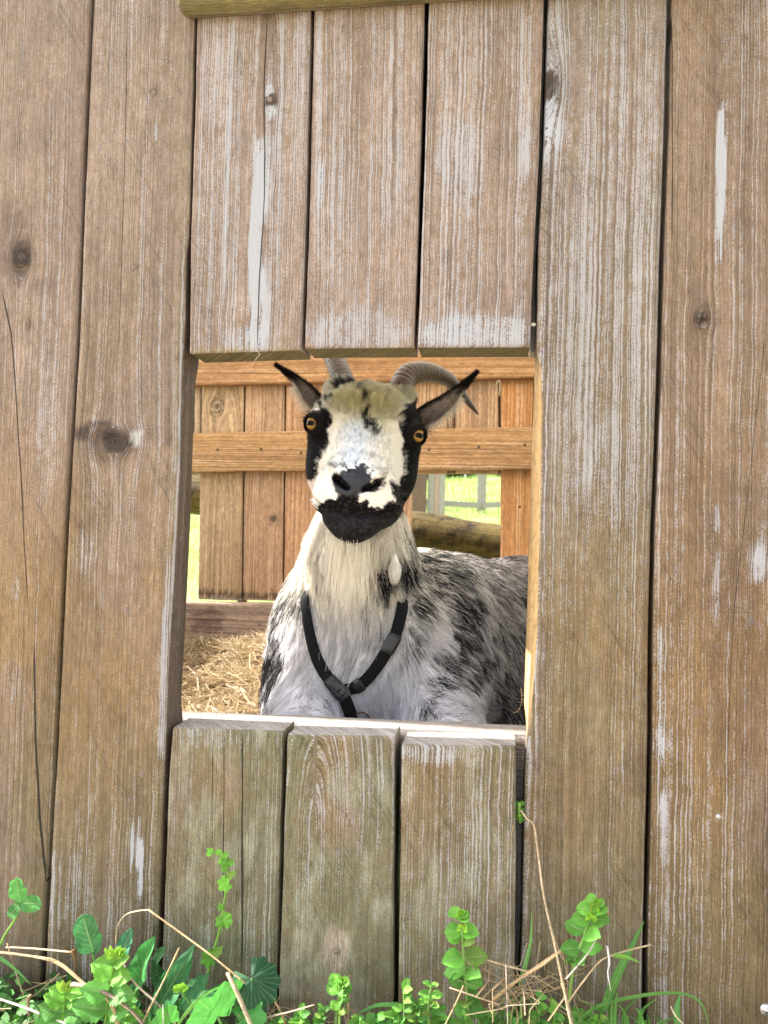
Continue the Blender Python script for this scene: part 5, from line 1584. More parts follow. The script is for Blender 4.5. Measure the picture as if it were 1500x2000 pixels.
for V_, F_, fr_, nr_, T_, cc_ in (earR, earL):
    n_front = len(V_) // 2
    sgn = -1 if V_ is earR[0] else 1
    cnt = 5200
    F3 = np.concatenate([F_[:, [0, 1, 2]], F_[:, [0, 2, 3]]])
    i = r.integers(0, len(F3), cnt); w_ = r.dirichlet((1, 1, 1), cnt)
    p_ = (V_[F3[i]] * w_[..., None]).sum(1); n_ = (nr_[F3[i]] * w_[..., None]).sum(1); c_ = (cc_[F3[i]] * w_[..., None]).sum(1); f_ = (fr_[F3[i]] * w_[..., None]).sum(1)
    tt_ = T_[(f_[:, 0] * (len(T_) - 1)).astype(int)]
    for j in range(cnt):
        if f_[j, 0] < .04: continue
        L = r.uniform(.005, .012) * (1 - .5 * f_[j, 0])
        add_hair(p_[j], tt_[j] + n_[j] * .45 + r.normal(0, .15, 3), L, .00014, c_[j] * r.uniform(.4, 1.7), .05)
    edge = np.nonzero((fr_[:, 1] * sgn > .9) & (fr_[:, 0] < .55) & (fr_[:, 0] > .02))[0]
    for j in r.choice(edge, 420):
        add_hair(V_[j], T_[int(fr_[j, 0] * (len(T_) - 1))] * .7 + np.array([-.15 * sgn, -.2, -.75]) + r.normal(0, .2, 3), r.uniform(.006, .014), .00015, np.array([.75, .70, .64]) * r.uniform(.7, 1.1), .1)
for co, fa, cc_, a_ in WAT:
    cen = co.mean(0)
    for j in range(1700):
        f = fa[r.integers(0, len(fa))]; w_ = r.dirichlet((1, 1, 1)); p_ = (co[f] * w_[:, None]).sum(0); n_ = (p_ - cen) / np.linalg.norm(p_ - cen)
        d_ = np.array([0, 0, -1.0]) + n_ * .5
        add_hair(p_, d_, r.uniform(.003, .007), .00016, cc_ * r.uniform(.75, 1.15), .1)
# eyelashes
for s_ in (-1, 1):
    e, vd = EYE(s_), EYED(s_)
    a1 = np.cross([0, 0, 1], vd); a1 /= np.linalg.norm(a1); a2 = np.cross(vd, a1)
    for k in range(70):
        a = r.uniform(.15, math.pi - .15)
        q = e + (a1 * math.cos(a) + a2 * math.sin(a)) * 13.5 + vd * 9
        add_hair(from_head(q), (vd * .8 + (a1 * math.cos(a) + a2 * math.sin(a)) * .5) @ HM, r.uniform(.008, .013), .00016, (.01, .01, .01), .3)
RP = np.array(RP); RR = np.array(RR); RC = np.array(RC)
o = hair_obj('beard', RP[:, 0], RP, RR, RR * .35, RC, goat, 5); o['kind'] = 'stuff'; o.name = 'long_hair'
# ------------------------------------------------------------------ plants at the foot of the wall
t = NT('weed_leaf')
tint = t.attr('tint').outputs['Color']; lv = t.attr('lv').outputs['Vector']
sx = t.new('ShaderNodeSeparateXYZ'); t.l.new(lv, sx.inputs[0])
la, lt_, lk = sx.outputs
mid = t.math('SUBTRACT', 1.0, t.ramp(t.math('ABSOLUTE', la), .02, .10))
side = t.math('SINE', t.math('MULTIPLY', t.math('SUBTRACT', lt_, t.math('MULTIPLY', t.math('ABSOLUTE', la), .30)), 42.0))
side = t.math('MULTIPLY', t.ramp(side, .75, 1.0), t.math('SUBTRACT', 1.0, t.ramp(t.math('ABSOLUTE', la), .55, 1.0)))
rad_ = t.math('SINE', t.math('MULTIPLY', la, 28.0)); rad_ = t.ramp(rad_, .86, 1.0)
vein = t.math('MAXIMUM', mid, t.math('MULTIPLY', side, .55))
vein = t.math('ADD', t.math('MULTIPLY', vein, t.math('SUBTRACT', 1.0, lk)), t.math('MULTIPLY', t.math('MULTIPLY', rad_, .8), lk))
tc = t.new('ShaderNodeTexCoord').outputs['Object']
n1 = t.noise(tc, 160, 4, .6); n2 = t.noise(tc, 35, 2)
c = t.scalec(tint, t.math('MULTIPLY_ADD', n1, .7, t.math('MULTIPLY_ADD', n2, .7, .28)))
c = t.mix(t.math('MULTIPLY', vein, .45), c, (.33, .48, .20))
t.l.new(c, t.b.inputs['Base Color']); t.b.inputs['Roughness'].default_value = .58; t.b.inputs['Specular IOR Level'].default_value = .28
t.bump(t.math('SUBTRACT', n1, t.math('MULTIPLY', vein, .8)), .5, .0008)
tr = t.new('ShaderNodeBsdfTranslucent'); t.l.new(c, tr.inputs[0])
mx = t.new('ShaderNodeMixShader'); mx.inputs[0].default_value = .28
t.l.new(t.b.outputs[0], mx.inputs[1]); t.l.new(tr.outputs[0], mx.inputs[2]); t.l.new(mx.outputs[0], t.n['Material Output'].inputs['Surface'])
M_LEAF = t.m
rp_ = np.random.default_rng(12)

def frame_of(d, nrm):
    d = np.array(d, float); d /= np.linalg.norm(d); nrm = np.array(nrm, float)
    nrm = nrm - d * (nrm @ d); nrm /= np.linalg.norm(nrm); return d, np.cross(nrm, d), nrm
def leaf(root, base, d, nrm, L, Wd, tint_, shape='ovate', serr=0.0, teeth=9, fold=.25, curl=.25, ruf=.06, name='leaf'):
    d, s, n = frame_of(d, nrm)
    m, k = (18, 8) if L > .02 else (10, 4)
    V, A, Fc = [], [], []
    ph = rp_.uniform(0, 6)
    if shape == 'fan':
        m, k = 6, 40
        for i in range(m + 1):
            for j in range(k + 1):
                a = (j / k - .5) * 2 * 2.65; rr_ = i / m
                R = L * (.80 + .20 * math.cos(a)) * (1 + serr * abs(math.sin(a * teeth / 2)) * rr_ ** 3)
                x, y = math.sin(a) * R * rr_ * Wd, math.cos(a) * R * rr_
                z = -curl * L * rr_ ** 2 * .5 + ruf * L * math.sin(a * 7 + ph) * rr_ ** 1.5
                V.append(np.array(base) + s * x + d * y + n * z); A.append((a, rr_, 1.0))
        I = np.arange((m + 1) * (k + 1)).reshape(m + 1, k + 1)
    else:
        for i in range(m + 1):
            tt = i / m
            if shape == 'ovate': w = math.sin(math.pi * tt ** .85) ** .75
            elif shape == 'round': w = math.sqrt(max(0, 1 - (2 * tt - 1) ** 2)) ** .85
            elif shape == 'spoon': w = (tt ** 1.1) * math.sqrt(max(0, 1 - tt ** 5)) * 1.15 + .08 * (1 - tt)
            elif shape == 'lance': w = math.sin(math.pi * tt ** .7) ** 1.1
            else: w = max(.02, math.sin(math.pi * tt ** .6)) ** .9
            for j in range(k + 1):
                a = (j / k - .5) * 2
                ww = Wd / 2 * w * (1 + serr * ((tt * teeth) % 1.0 - .4) * abs(a) ** 3)
                z = fold * abs(a) * ww * 1.2 - curl * L * tt * tt * .5 + ruf * L * math.sin(tt * 11 + ph + a * 2) * abs(a) ** 2
                V.append(np.array(base) + d * (tt * L) + s * (a * ww) + n * z); A.append((a, tt, 0.0))
        I = np.arange((m + 1) * (k + 1)).reshape(m + 1, k + 1)
    Fc = np.stack([I[:-1, :-1], I[:-1, 1:], I[1:, 1:], I[1:, :-1]], -1).reshape(-1, 4)
    o = mesh_obj(name, V, Fc, M_LEAF)
    tt_ = np.array(tint_) * rp_.uniform(.7, 1.25)
    if rp_.random() < .12: tt_ = tt_ * .6 + np.array([.22, .22, .05]) * .4
    add_attr(o.data, 'tint', np.tile(tt_, (len(V), 1)), 'FLOAT_COLOR'); add_attr(o.data, 'lv', np.array(A), 'FLOAT_VECTOR')
    adopt(o, root); return o
def stem(root, pts, r0, r1, tint_, name='stem'):
    pts = [tuple(p) for p in pts]
    o = tube(name, pts, list(np.linspace(r0, r1, len(pts))), M_LEAF, n=7, sub=5, parent=root, up=(.1, 1, .05))
    N = len(o.data.vertices); add_attr(o.data, 'tint', np.tile(tint_, (N, 1)), 'FLOAT_COLOR'); add_attr(o.data, 'lv', np.tile((.5, .5, 0), (N, 1)), 'FLOAT_VECTOR'); return o
PX = .00054     # metres per picture pixel just before the wall
G1, G2, G3, G4 = (.09, .29, .05), (.16, .42, .05), (.045, .16, .06), (.08, .24, .08)
FRONT = (0.0, -1.0, .25)
def plant(name, px, py, y, label, cat, group=None):
    b = W(px, py, y); return empty(name, (b.x, b.y, b.z), label=label, cat=cat, group=group)
def D2(ax, ay, toward=0.0):
    """direction given on the picture: right, up, towards the viewer"""
    v = rightv * ax + upv * ay - fwd * toward; return np.array(v)

# clover on the left edge
p = plant('clover', -25, 1900, -.05, 'three-leaved clover on a curved stalk against the left edge', 'clover')
stem(p, [W(-30, 1920, -.05), W(5, 1835, -.055), W(30, 1795, -.06), W(40, 1765, -.062)], .0016, .0011, (.16, .34, .06))
c0_ = W(40, 1764, -.063)
leaf(p, c0_, D2(-.15, 1, .1), FRONT, 52 * PX, 38 * PX, (.07, .26, .06), 'round', fold=.1, curl=.1)
leaf(p, c0_, D2(1, .05, .2), FRONT, 47 * PX, 33 * PX, (.08, .29, .065), 'round', fold=.1, curl=.1)
leaf(p, c0_, D2(-.6, -.7, .2), FRONT, 36 * PX, 24 * PX, (.07, .25, .06), 'round', fold=.1, curl=.2)

# broad-leaved plant
p = plant('broad_leaved_weed', 255, 1985, -.045, 'weed with big glossy oval leaves below the second plank from the left', 'weed')
b_ = W(255, 1990, -.04)
def leafp(root, x0, y0, x1, y1, w, tint_, yy, shape='spoon', **k):
    """leaf whose blade runs between two picture places"""
    a = W(x0, y0, yy); b = W(x1, y1, yy - .008); d = np.array(b - a)
    return leaf(root, a, d, (rp_.normal(0, .25), -1, .35 + rp_.normal(0, .2)), np.linalg.norm(d), w * PX, tint_, shape, **k)
stem(p, [b_, W(205, 1930, -.05), W(180, 1860, -.055)], .0018, .0012, (.14, .30, .08))
leafp(p, 183, 1862, 160, 1790, 50, (.07, .27, .09), -.055, 'round', serr=.08, teeth=10, ruf=.07, curl=.15)
stem(p, [b_, W(262, 1950, -.045), W(270, 1925, -.05)], .0018, .0014, (.14, .30, .08))
leafp(p, 268, 1930, 290, 1835, 46, (.045, .21, .05), -.052, 'ovate', serr=.05, teeth=8, fold=.5, ruf=.05)
leafp(p, 300, 1985, 376, 1848, 54, (.04, .15, .06), -.045, 'lance', serr=.08, teeth=14)
leafp(p, 235, 1880, 246, 1822, 36, (.05, .19, .10), -.04, 'ovate', serr=.08, curl=.5)
leafp(p, 300, 1890, 316, 1850, 24, (.05, .16, .06), -.035, 'ovate', serr=.08)
leafp(p, 255, 1985, 262, 1920, 40, G3, -.035, 'ovate', serr=.1)
leafp(p, 320, 1935, 300, 1880, 30, G3, -.033, 'ovate', serr=.1)

# bright toothed plants
def nettle(px, py, h, lab, tl=0.0, sc=1.0, yy=-.075, tops=True):
    p = plant('toothed_weed', px, py, yy, lab, 'weed')
    top = (px + h * tl, py - h)
    stem(p, [W(px, py + 20, yy), W(px + h * tl * .4, py - h * .5, yy), W(*top, yy)], .0016, .001, (.17, .38, .05))
    for k, f in enumerate((.15, .42, .70, .92)):
        x, y = px + h * tl * f, py - h * f
        for s in (-1, 1):
            a = rp_.uniform(-.15, .5) + k * .12
            tn = G2 if k > 1 else (.11, .32, .06)
            leaf(p, W(x, y, yy), D2(s * math.cos(a), math.sin(a), rp_.uniform(.1, .6)), (rp_.normal(0, .2), -.8, .6), (52 - 7 * k) * sc * PX, (38 - 5 * k) * sc * PX, tn, 'ovate', serr=.32, teeth=7, fold=.35, curl=.35, ruf=.04)
    for a in (-.7, 0.2, .9, 1.6):
        leaf(p, W(*top, yy), D2(math.sin(a - .5), 1, .4), FRONT, 24 * sc * PX, 14 * sc * PX, (.26, .52, .05), 'ovate', serr=.3, teeth=5, fold=.5)
nettle(205, 1990, 120, 'light green toothed weed standing before the big oval leaves', .18, 1.25, -.085)
nettle(120, 2010, 75, 'light green toothed weed low by the left plank seam', .15, 1.15, -.08)
nettle(255, 2020, 60, 'low toothed weed under the crossing dry stalks', -.2, 1.0, -.08)

# thin sprig with a bent top
p = plant('bent_top_sprig', 400, 1935, -.04, 'thin green sprig with a bent curly top in front of the cracked low plank', 'weed')
yy = -.035
stem(p, [W(395, 1960, yy), W(408, 1890, yy), W(428, 1820, yy), (W(438, 1760, yy)), W(446, 1705, yy), W(434, 1672, yy), W(412, 1664, yy)], .0017, .0008, (.18, .38, .06))
for x, y, ax, ay, l, w, sh in ((443, 1725, -1, -.2, 26, 22, 'fan'), (436, 1800, -1, .1, 22, 18, 'fan'), (437, 1798, 1, .35, 26, 20, 'fan'), (432, 1778, -.2, 1, 16, 12, 'ovate'), (412, 1872, -1, .2, 28, 20, 'fan'), (414, 1868, .8, .8, 30, 18, 'ovate'),
                               (446, 1712, .7, .5, 20, 12, 'ovate'), (446, 1700, -.8, .5, 18, 14, 'ovate'), (446, 1690, .8, .8, 17, 12, 'ovate'), (444, 1685, -.9, .1, 18, 14, 'fan'), (438, 1675, .5, 1, 15, 11, 'ovate'), (428, 1668, -.2, 1, 14, 10, 'fan'), (418, 1664, -1, .5, 16, 12, 'ovate'), (414, 1664, -.9, -.5, 14, 11, 'ovate'), (436, 1680, -.6, -.8, 16, 12, 'fan'), (447, 1715, -.5, -.8, 16, 10, 'ovate')):
    if sh == 'fan': leaf(p, W(x, y, yy - .002), D2(ax, ay, .25), FRONT, l * .6 * PX, 1.0, G2, 'fan', serr=.3, teeth=7, curl=.3, ruf=.12)
    else: leaf(p, W(x, y, yy - .002), D2(ax, ay, .25), FRONT, l * PX, w * PX, G2, 'ovate', serr=.35, teeth=4, fold=.4, curl=.5, ruf=.1)

# mallow
p = plant('mallow', 470, 2030, -.06, 'mallow with broad scalloped dark and bright leaves under the second low seam', 'mallow')
def fan(root, x, y, r, ax, ay, tn, yy, w=1.0, curl=.3, tw=.3):
    bs = W(x, y, yy)
    stem(root, [W(470, 2060, -.05), W((x + 470) / 2, (y + 2060) / 2 + 10, yy + .012), bs], .0016, .0012, (.16, .34, .10))
    leaf(root, bs, D2(ax, ay, tw), (rp_.normal(0, .15), -.75, .6), r * PX, w, tn, 'fan', serr=.18, teeth=11, curl=curl, ruf=.07)
fan(p, 492, 1912, 52, .5, -.55, (.03, .13, .055), -.058, 1.0, .5)
fan(p, 400, 1935, 42, -.3, -.3, (.045, .17, .06), -.05)
fan(p, 425, 1985, 62, 0, .5, (.08, .33, .06), -.085, 1.15)
fan(p, 470, 1995, 44, .8, .1, (.07, .28, .06), -.075)
fan(p, 330, 2000, 32, -.4, .5, (.11, .36, .07), -.08)
fan(p, 352, 1935, 16, .1, .7, (.24, .50, .05), -.07)
fan(p, 375, 1960, 26, -.3, .5, G3, -.05)

# upright paired-leaf plants
def mint(pts, levels, lab, name='paired_leaf_weed', tint_lo=G1):
    yy = pts[0][2]
    p = plant(name, pts[0][0], pts[0][1], yy, lab, 'weed')
    Wp = [W(*q) for q in pts]
    stem(p, Wp, .0018, .0012, (.22, .42, .10))
    ys = np.array([q[1] for q in pts][::-1], float); xs = np.array([q[0] for q in pts][::-1], float)
    for k, (y, l, w, rot) in enumerate(levels):
        rot = rot + (.75 if k % 2 else 0) + rp_.normal(0, .18); w = w * rp_.uniform(1.0, 1.25); y = y + rp_.normal(0, 2.5)
        x = np.interp(y, ys, xs)
        tn = np.array(G2) * (1 - k / len(levels)) + np.array(tint_lo) * (k / len(levels))
        for s in (-1, 1):
            up_ = rp_.uniform(.0, .35)
            leaf(p, W(x, y, yy), D2(s * math.cos(rot), up_ + .25 * s * math.sin(rot), .35 + .6 * s * math.sin(rot)), (rp_.normal(0, .15), -.75, .75), l * PX, w * PX, tn, 'ovate' if l > 30 else 'round', fold=.25, curl=.3, ruf=.03)
        if k < 3:
            for s in (-1, 1): leaf(p, W(x, y, yy - .004), D2(.3 * s, .9, .5), FRONT, l * .55 * PX, w * .6 * PX, (.26, .55, .05), 'ovate', fold=.5, curl=.2)
    return p
mint([(915, 1985, -.05), (910, 1920, -.052), (905, 1860, -.054), (900, 1780, -.055)],
     [(1784, 26, 20, 1.2), (1796, 30, 22, .5), (1818, 34, 27, .2), (1838, 32, 23, .1), (1872, 46, 34, .25), (1895, 44, 30, .5), (1915, 34, 26, .2), (1950, 34, 30, .9), (1968, 30, 26, .2)],
     'tall upright weed with paired oval leaves between the second and third low planks')
mint([(1112, 1955, -.055), (1120, 1890, -.056), (1140, 1830, -.056), (1165, 1760, -.055)],
     [(1762, 24, 20, 1.2), (1778, 32, 24, .6), (1795, 36, 26, .2), (1822, 42, 28, .4), (1850, 40, 28, .1), (1876, 34, 26, .6)],
     'leaning weed with paired oval leaves at the foot of the plank right of the opening')
mint([(1016, 1606, .005), (1014, 1585, .0), (1015, 1568, -.004)], [(1568, 11, 9, .6), (1580, 12, 9, .3), (1593, 12, 10, .5), (1600, 11, 9, .2)], 'tiny green sprout growing out of the gap beside the third low plank', 'sprout')
lowp = [(788, 1935, 'small leafy weed left in the gap foot below the opening'), (815, 1960, 0), (842, 1925, 0), (858, 1975, 0), (770, 1985, 0), (905, 1990, 0), (955, 1985, 0), (1000, 1995, 0), (585, 1985, 0), (632, 1975, 0), (662, 1920, 0), (700, 1990, 0), (735, 1990, 0), (1052, 1950, 0), (1085, 1975, 0), (1130, 1985, 0), (40, 1990, 0), (545, 1995, 0), (880, 2000, 0), (1170, 1990, 0)]
LOWL = ['small leafy weed at the foot of the gap between second and third low planks', 'small leafy weed just right of the seam foot below the third low plank', 'small leafy weed halfway along the third low plank foot',
 'low leafy weed left of the tall upright weed', 'low leafy weed under the flat grass blade at the plank seam', 'short leafy weed in front of the tall upright weed', 'short leafy weed left of the vertical dry stem',
 'short leafy weed right of the vertical dry stem', 'short leafy weed at the left foot of the plugged plank', 'short leafy weed left of the two round leaves', 'tallest short weed, behind the upright straw below the wood plug',
 'short leafy weed right of the upright straw', 'short leafy weed under the left end of the flat grass blade', 'short leafy weed behind the straw tangle', 'short leafy weed right of the tall broken straw foot',
 'short leafy weed under the leaning paired-leaf weed', 'short leafy weed in the lower left corner', 'short leafy weed at the foot of the seam beside the mallow', 'lowest leafy weed, left of the tall upright weed foot', 'short leafy weed beneath the wide grass blade on the right']
for i, (x, y, _) in enumerate(lowp):
    yy = -.045 - .02 * rp_.random()
    p = plant('chickweed', x, 2015, yy, LOWL[i], 'weed')
    Hh = 2015 - y
    stem(p, [W(x, 2030, yy), W(x + rp_.normal(0, 4), (y + 2030) / 2, yy), W(x, y, yy)], .0013, .0008, (.2, .42, .08))
    for k in range(4):
        yk = y + k * min(18, Hh / 4); l = rp_.uniform(15, 24) + k * 1.5
        for j in range(3):
            a = rp_.uniform(0, 6.28)
            leaf(p, W(x, yk, yy), D2(math.cos(a), .25 + .25 * (k == 0), .5 * math.sin(a) + .2), (rp_.normal(0, .2), -.7, .8), l * PX, l * .62 * PX, np.array(G2) * (1 - k * .13) if rp_.random() < .75 else G1, 'ovate', fold=.35, curl=.3)
mint([(655, 2010, -.05), (660, 1960, -.05), (668, 1915, -.05)], [(1915, 30, 18, 1.1), (1930, 28, 26, .1)], 'weed with two round leaves below the plugged low plank')

# grass blades
def gblade(pts, w, col, lab=None, root=None):
    Pn = np.array([tuple(W(*q)) for q in pts]); m = len(Pn); PP = []
    for i in range(m - 1):
        p0, p1, p2, p3 = Pn[max(i - 1, 0)], Pn[i], Pn[i + 1], Pn[min(i + 2, m - 1)]
        for k in range(7):
            s = k / 7; PP.append(.5 * ((2 * p1) + (-p0 + p2) * s + (2 * p0 - 5 * p1 + 4 * p2 - p3) * s * s + (-p0 + 3 * p1 - 3 * p2 + p3) * s ** 3))
    PP.append(Pn[-1]); PP = np.array(PP)
    T = np.gradient(PP, axis=0); T /= np.linalg.norm(T, axis=1)[:, None]
    vw = np.array(fwd); S = np.cross(T, vw + np.array([.25, 0, .35])); S /= np.linalg.norm(S, axis=1)[:, None]; B = np.cross(S, T)
    V, A = [], []
    for i in range(len(PP)):
        f = i / (len(PP) - 1); ww = w * PX / 2 * (1 - f ** 2.2) * min(1, .6 + f * 2) + .0001
        for a in (-1, 0, 1): V.append(PP[i] + S[i] * a * ww + B[i] * (abs(a) * ww * .45)); A.append((a, f * .2, 0))
    I = np.arange(len(V)).reshape(-1, 3)
    Fc = np.stack([I[:-1, :-1], I[:-1, 1:], I[1:, 1:], I[1:, :-1]], -1).reshape(-1, 4)
    o = mesh_obj('grass_blade' if root else 'long_grass', V, Fc, M_LEAF)
    add_attr(o.data, 'tint', np.tile(col, (len(V), 1)), 'FLOAT_COLOR'); add_attr(o.data, 'lv', np.array(A), 'FLOAT_VECTOR')
    if root: adopt(o, root)
    if lab: tag(o, lab, 'grass')
    return o
GB = (.08, .26, .05)
gblade([(1180, 1975, -.05), (1205, 1910, -.05), (1235, 1850, -.045), (1259, 1798, -.03)], 17, GB, 'wide straight grass blade leaning against the last plank seam on the right')
gblade([(1015, 1925, -.05), (1028, 1880, -.05), (1037, 1835, -.04), (1038, 1780, -.03)], 8, (.14, .33, .07), 'thin upright grass blade beside the long broken stalk')
gblade([(1195, 1868, -.06), (1225, 1872, -.065), (1249, 1880, -.07)], 12, (.16, .40, .07), 'short bright grass blade pointing right beside the leaning weed')
gblade([(1120, 2010, -.05), (1165, 1970, -.05), (1250, 1947, -.05), (1330, 1942, -.05), (1370, 1962, -.05), (1386, 2010, -.05)], 10, (.10, .28, .06), 'long arching grass blade in front of the right plank foot')
gblade([(1325, 2010, -.05), (1322, 1975, -.05), (1330, 1940, -.045)], 13, (.09, .28, .07), 'short upright grass blade under the arching one on the right')
gblade([(870, 1985, -.06), (800, 1970, -.062), (740, 1965, -.06), (690, 1985, -.055)], 15, (.09, .30, .08), 'flat grass blade lying across the foot of the low planks')
gblade([(-30, 1860, -.055), (15, 1885, -.06), (62, 1925, -.065)], 15, (.09, .30, .08), 'bowed grass blade entering at the left below the clover')
gblade([(345, 2005, -.09), (380, 1960, -.095), (425, 1930, -.09), (470, 1925, -.085)], 6, (.2, .42, .10), 'pale curved grass blade crossing the mallow leaves')
gr_ = empty('grass_tuft', tuple(W(1180, 2010, -.04)), label='tuft of thin green grass blades at the lower right wall foot', cat='grass')
for k in range(46):
    x = rp_.uniform(1090, 1300); h = rp_.uniform(25, 95) * (1 - abs(x - 1190) / 190); yy = rp_.uniform(-.06, -.02); l = rp_.normal(0, 30)
    gblade([(x, 2030, yy), (x + l * .3, 2020 - h * .6, yy), (x + l, 2020 - h, yy - .01)], rp_.uniform(3, 8), np.array(GB) * rp_.uniform(.6, 1.5), root=gr_)
gr_ = empty('grass_tuft', tuple(W(20, 2020, -.04)), label='tuft of dull green grass blades in the lower left corner', cat='grass')
for k in range(34):
    x = rp_.uniform(-40, 130); h = rp_.uniform(20, 95); yy = rp_.uniform(-.07, -.02); l = rp_.normal(0, 40)
    gblade([(x, 2030, yy), (x + l * .3, 2020 - h * .6, yy), (x + l, 2020 - h, yy - .01)], rp_.uniform(3, 8), np.array(GB) * rp_.uniform(.5, 1.3), root=gr_)
gr_ = empty('grass_tuft', tuple(W(1000, 2020, -.04)), label='tuft of green grass blades under the straw tangle', cat='grass')
for k in range(40):
    x = rp_.uniform(930, 1110); h = rp_.uniform(20, 85); yy = rp_.uniform(-.06, -.02); l = rp_.normal(0, 25)
    gblade([(x, 2030, yy), (x + l * .3, 2020 - h * .6, yy), (x + l, 2020 - h, yy - .01)], rp_.uniform(3, 7), np.array(GB) * rp_.uniform(.5, 1.3), root=gr_)
# dark low growth filling the foot
def mat_growth():
    r = np.random.default_rng(77); V, Fc, T_ = [], [], []
    n = 5200; x = r.uniform(-.75, .62, n); y = r.uniform(-.11, -.006, n)
    hgt = .045 * fbm(x * 9, y * 9, 0, 61, 3) + .028 * sstep(-.2, -.5, x) + .01 * sstep(.1, .2, x) * sstep(.3, .2, x)
    z = GZ0 + r.uniform(0, 1, n) * (.012 + hgt)
    q = r.normal(size=(n, 3)) + np.array([0, -.6, .8]); q /= np.linalg.norm(q, axis=1)[:, None]
    u = np.cross(q, r.normal(size=(n, 3))); u /= np.linalg.norm(u, axis=1)[:, None]; v = np.cross(q, u); s = r.uniform(.003, .0095, n)
    P = np.stack([x, y, z], -1)
    for k in range(6):
        a = 2 * math.pi * k / 6; rr_ = (1.0 if k % 3 == 0 else .62)
        V.append(P + (u * math.cos(a) + v * math.sin(a)) * s[:, None] * rr_)
    V = np.stack(V, 1).reshape(-1, 3)
    o = mesh_obj('ground_cover', V, np.arange(n * 6).reshape(-1, 6), M_LEAF, smooth=False)
    tn = np.array([.05, .15, .035]) * r.uniform(.35, 2.0, (n, 1)); add_attr(o.data, 'tint', np.repeat(tn, 6, 0), 'FLOAT_COLOR')
    add_attr(o.data, 'lv', np.tile((.5, .5, 0), (n * 6, 1)), 'FLOAT_VECTOR'); tag(o, 'low green ground cover growing along the foot of the plank wall', 'ground cover', kind='stuff')
GZ0 = -.035
mat_growth()

# ---- dry stalks
M_DRY = wood_material('dry_stalk', lineF=900, white=(.75, .62, .42), contrast=.7, bump=.3)
def dry(pts, w, lab, col=(.50, .36, .20), name='dry_stalk', w1=None, root=None, cat='stalk', group=None):
    w1 = w if w1 is None else w1
    o = tube(name, [W(*q) for q in pts], [wq * PX / 2 * (.78 + .16 * math.sin(3.1 * iq + w)) for iq, wq in enumerate(np.linspace(w, w1, len(pts)))], M_DRY, n=8, flat=.55, sub=4, up=(.1, 1, .07))
    N = len(o.data.vertices); me = o.data
    ln_ = np.empty(N, np.float32); me.attributes['len'].data.foreach_get('value', ln_); an_ = np.empty(N, np.float32); me.attributes['ang'].data.foreach_get('value', an_)
    add_attr(me, 'grain', np.sin(an_) * w * PX / 2); add_attr(me, 'along', ln_); add_attr(me, 'paint', np.full(N, .3))
    n = fbm(ln_ * 60, an_, 0, int(w * 7), 3)[:, None]
    add_attr(me, 'base', np.array(col) * (.65 + .7 * n), 'FLOAT_COLOR'); add_attr(me, 'cd', np.ones((N, 3)), 'FLOAT_VECTOR'); add_attr(me, 'cw', np.zeros((N, 3)), 'FLOAT_VECTOR')
    if root: adopt(o, root)
    else: tag(o, lab, cat, group)
    return o
DC, DP, DG = (.42, .30, .16), (.52, .40, .25), (.32, .26, .20)
dry([(1018, 1583, -.004), (1030, 1600, -.012), (1043, 1612, -.02), (1050, 1660, -.03), (1062, 1750, -.045), (1082, 1840, -.06), (1100, 1925, -.07), (1120, 2020, -.08)], 7, 'tall broken straw stalk rising from the weeds to the gap beside the third low plank', DP, w1=11)
dry([(1006, 1592, -.002), (1001, 1620, -.006), (998, 1655, -.006), (1003, 1700, -.004), (1007, 1740, -.002)], 4, 'thin curled dry leaf strip hanging beside the green sprout', DC, w1=1.5, name='dry_leaf')
dry([(-20, 1858, -.06), (50, 1866, -.065), (112, 1880, -.07), (165, 1922, -.08), (215, 1955, -.09), (235, 2020, -.09)], 8, 'long bent dry stalk coming in from the left edge above the weeds', DC, w1=13)
dry([(12, 1850, -.05), (70, 1853, -.052), (142, 1860, -.055)], 6, 'straight dry stalk ending in a brown tuft at the left', DP)
dry([(14, 1842, -.05), (28, 1890, -.055), (48, 1950, -.06)], 4, 'thin leaning stalk near the clover', DP, w1=3)
dry([(226, 1845, -.04), (230, 1810, -.045), (245, 1787, -.05), (270, 1779, -.05), (291, 1777, -.05)], 4, 'thin arched dry stem looping over the oval leaves', DP, w1=5)
dry([(290, 1777, -.05), (350, 1820, -.055), (415, 1868, -.065), (478, 1920, -.07)], 6, 'long straight straw slanting down right past the bent sprig', DC, w1=6)
dry([(350, 1852, -.06), (325, 1905, -.07), (300, 1955, -.08), (280, 1995, -.085)], 9, 'thick cut stalk leaning before the dark pointed leaf', DC)
dry([(444, 1900, -.09), (466, 1945, -.10), (495, 2015, -.11)], 12, 'thick pale cut straw in front of the mallow leaves', DP, w1=13)
dry([(240, 1885, -.07), (268, 1925, -.075), (305, 1958, -.08), (330, 1985, -.08)], 8, 'grey dry twig under the oval leaves', DG, w1=5)
dry([(140, 1922, -.085), (185, 1930, -.088), (225, 1950, -.09), (262, 1980, -.09), (290, 2015, -.09)], 13, 'grey brown woody twig low on the left', (.28, .2, .16), w1=9)
dry([(965, 1950, -.055), (1010, 1915, -.06), (1060, 1882, -.06), (1125, 1836, -.05)], 14, 'thick tan straw propped behind the tall broken stalk', DC, w1=11)
dry([(1168, 1823, -.065), (1150, 1860, -.068), (1105, 1912, -.07)], 7, 'pale grey twig lying against the leaning weed', (.5, .47, .42), w1=5)
dry([(1272, 1845, -.06), (1220, 1858, -.06), (1175, 1875, -.06), (1140, 1915, -.06), (1105, 1965, -.06)], 5, 'bent straw pointing right towards the last seam', DP, w1=6)
dry([(878, 1929, -.065), (925, 1945, -.065), (975, 1962, -.065)], 5, 'short straight straw crossing the tall upright weed', DP)
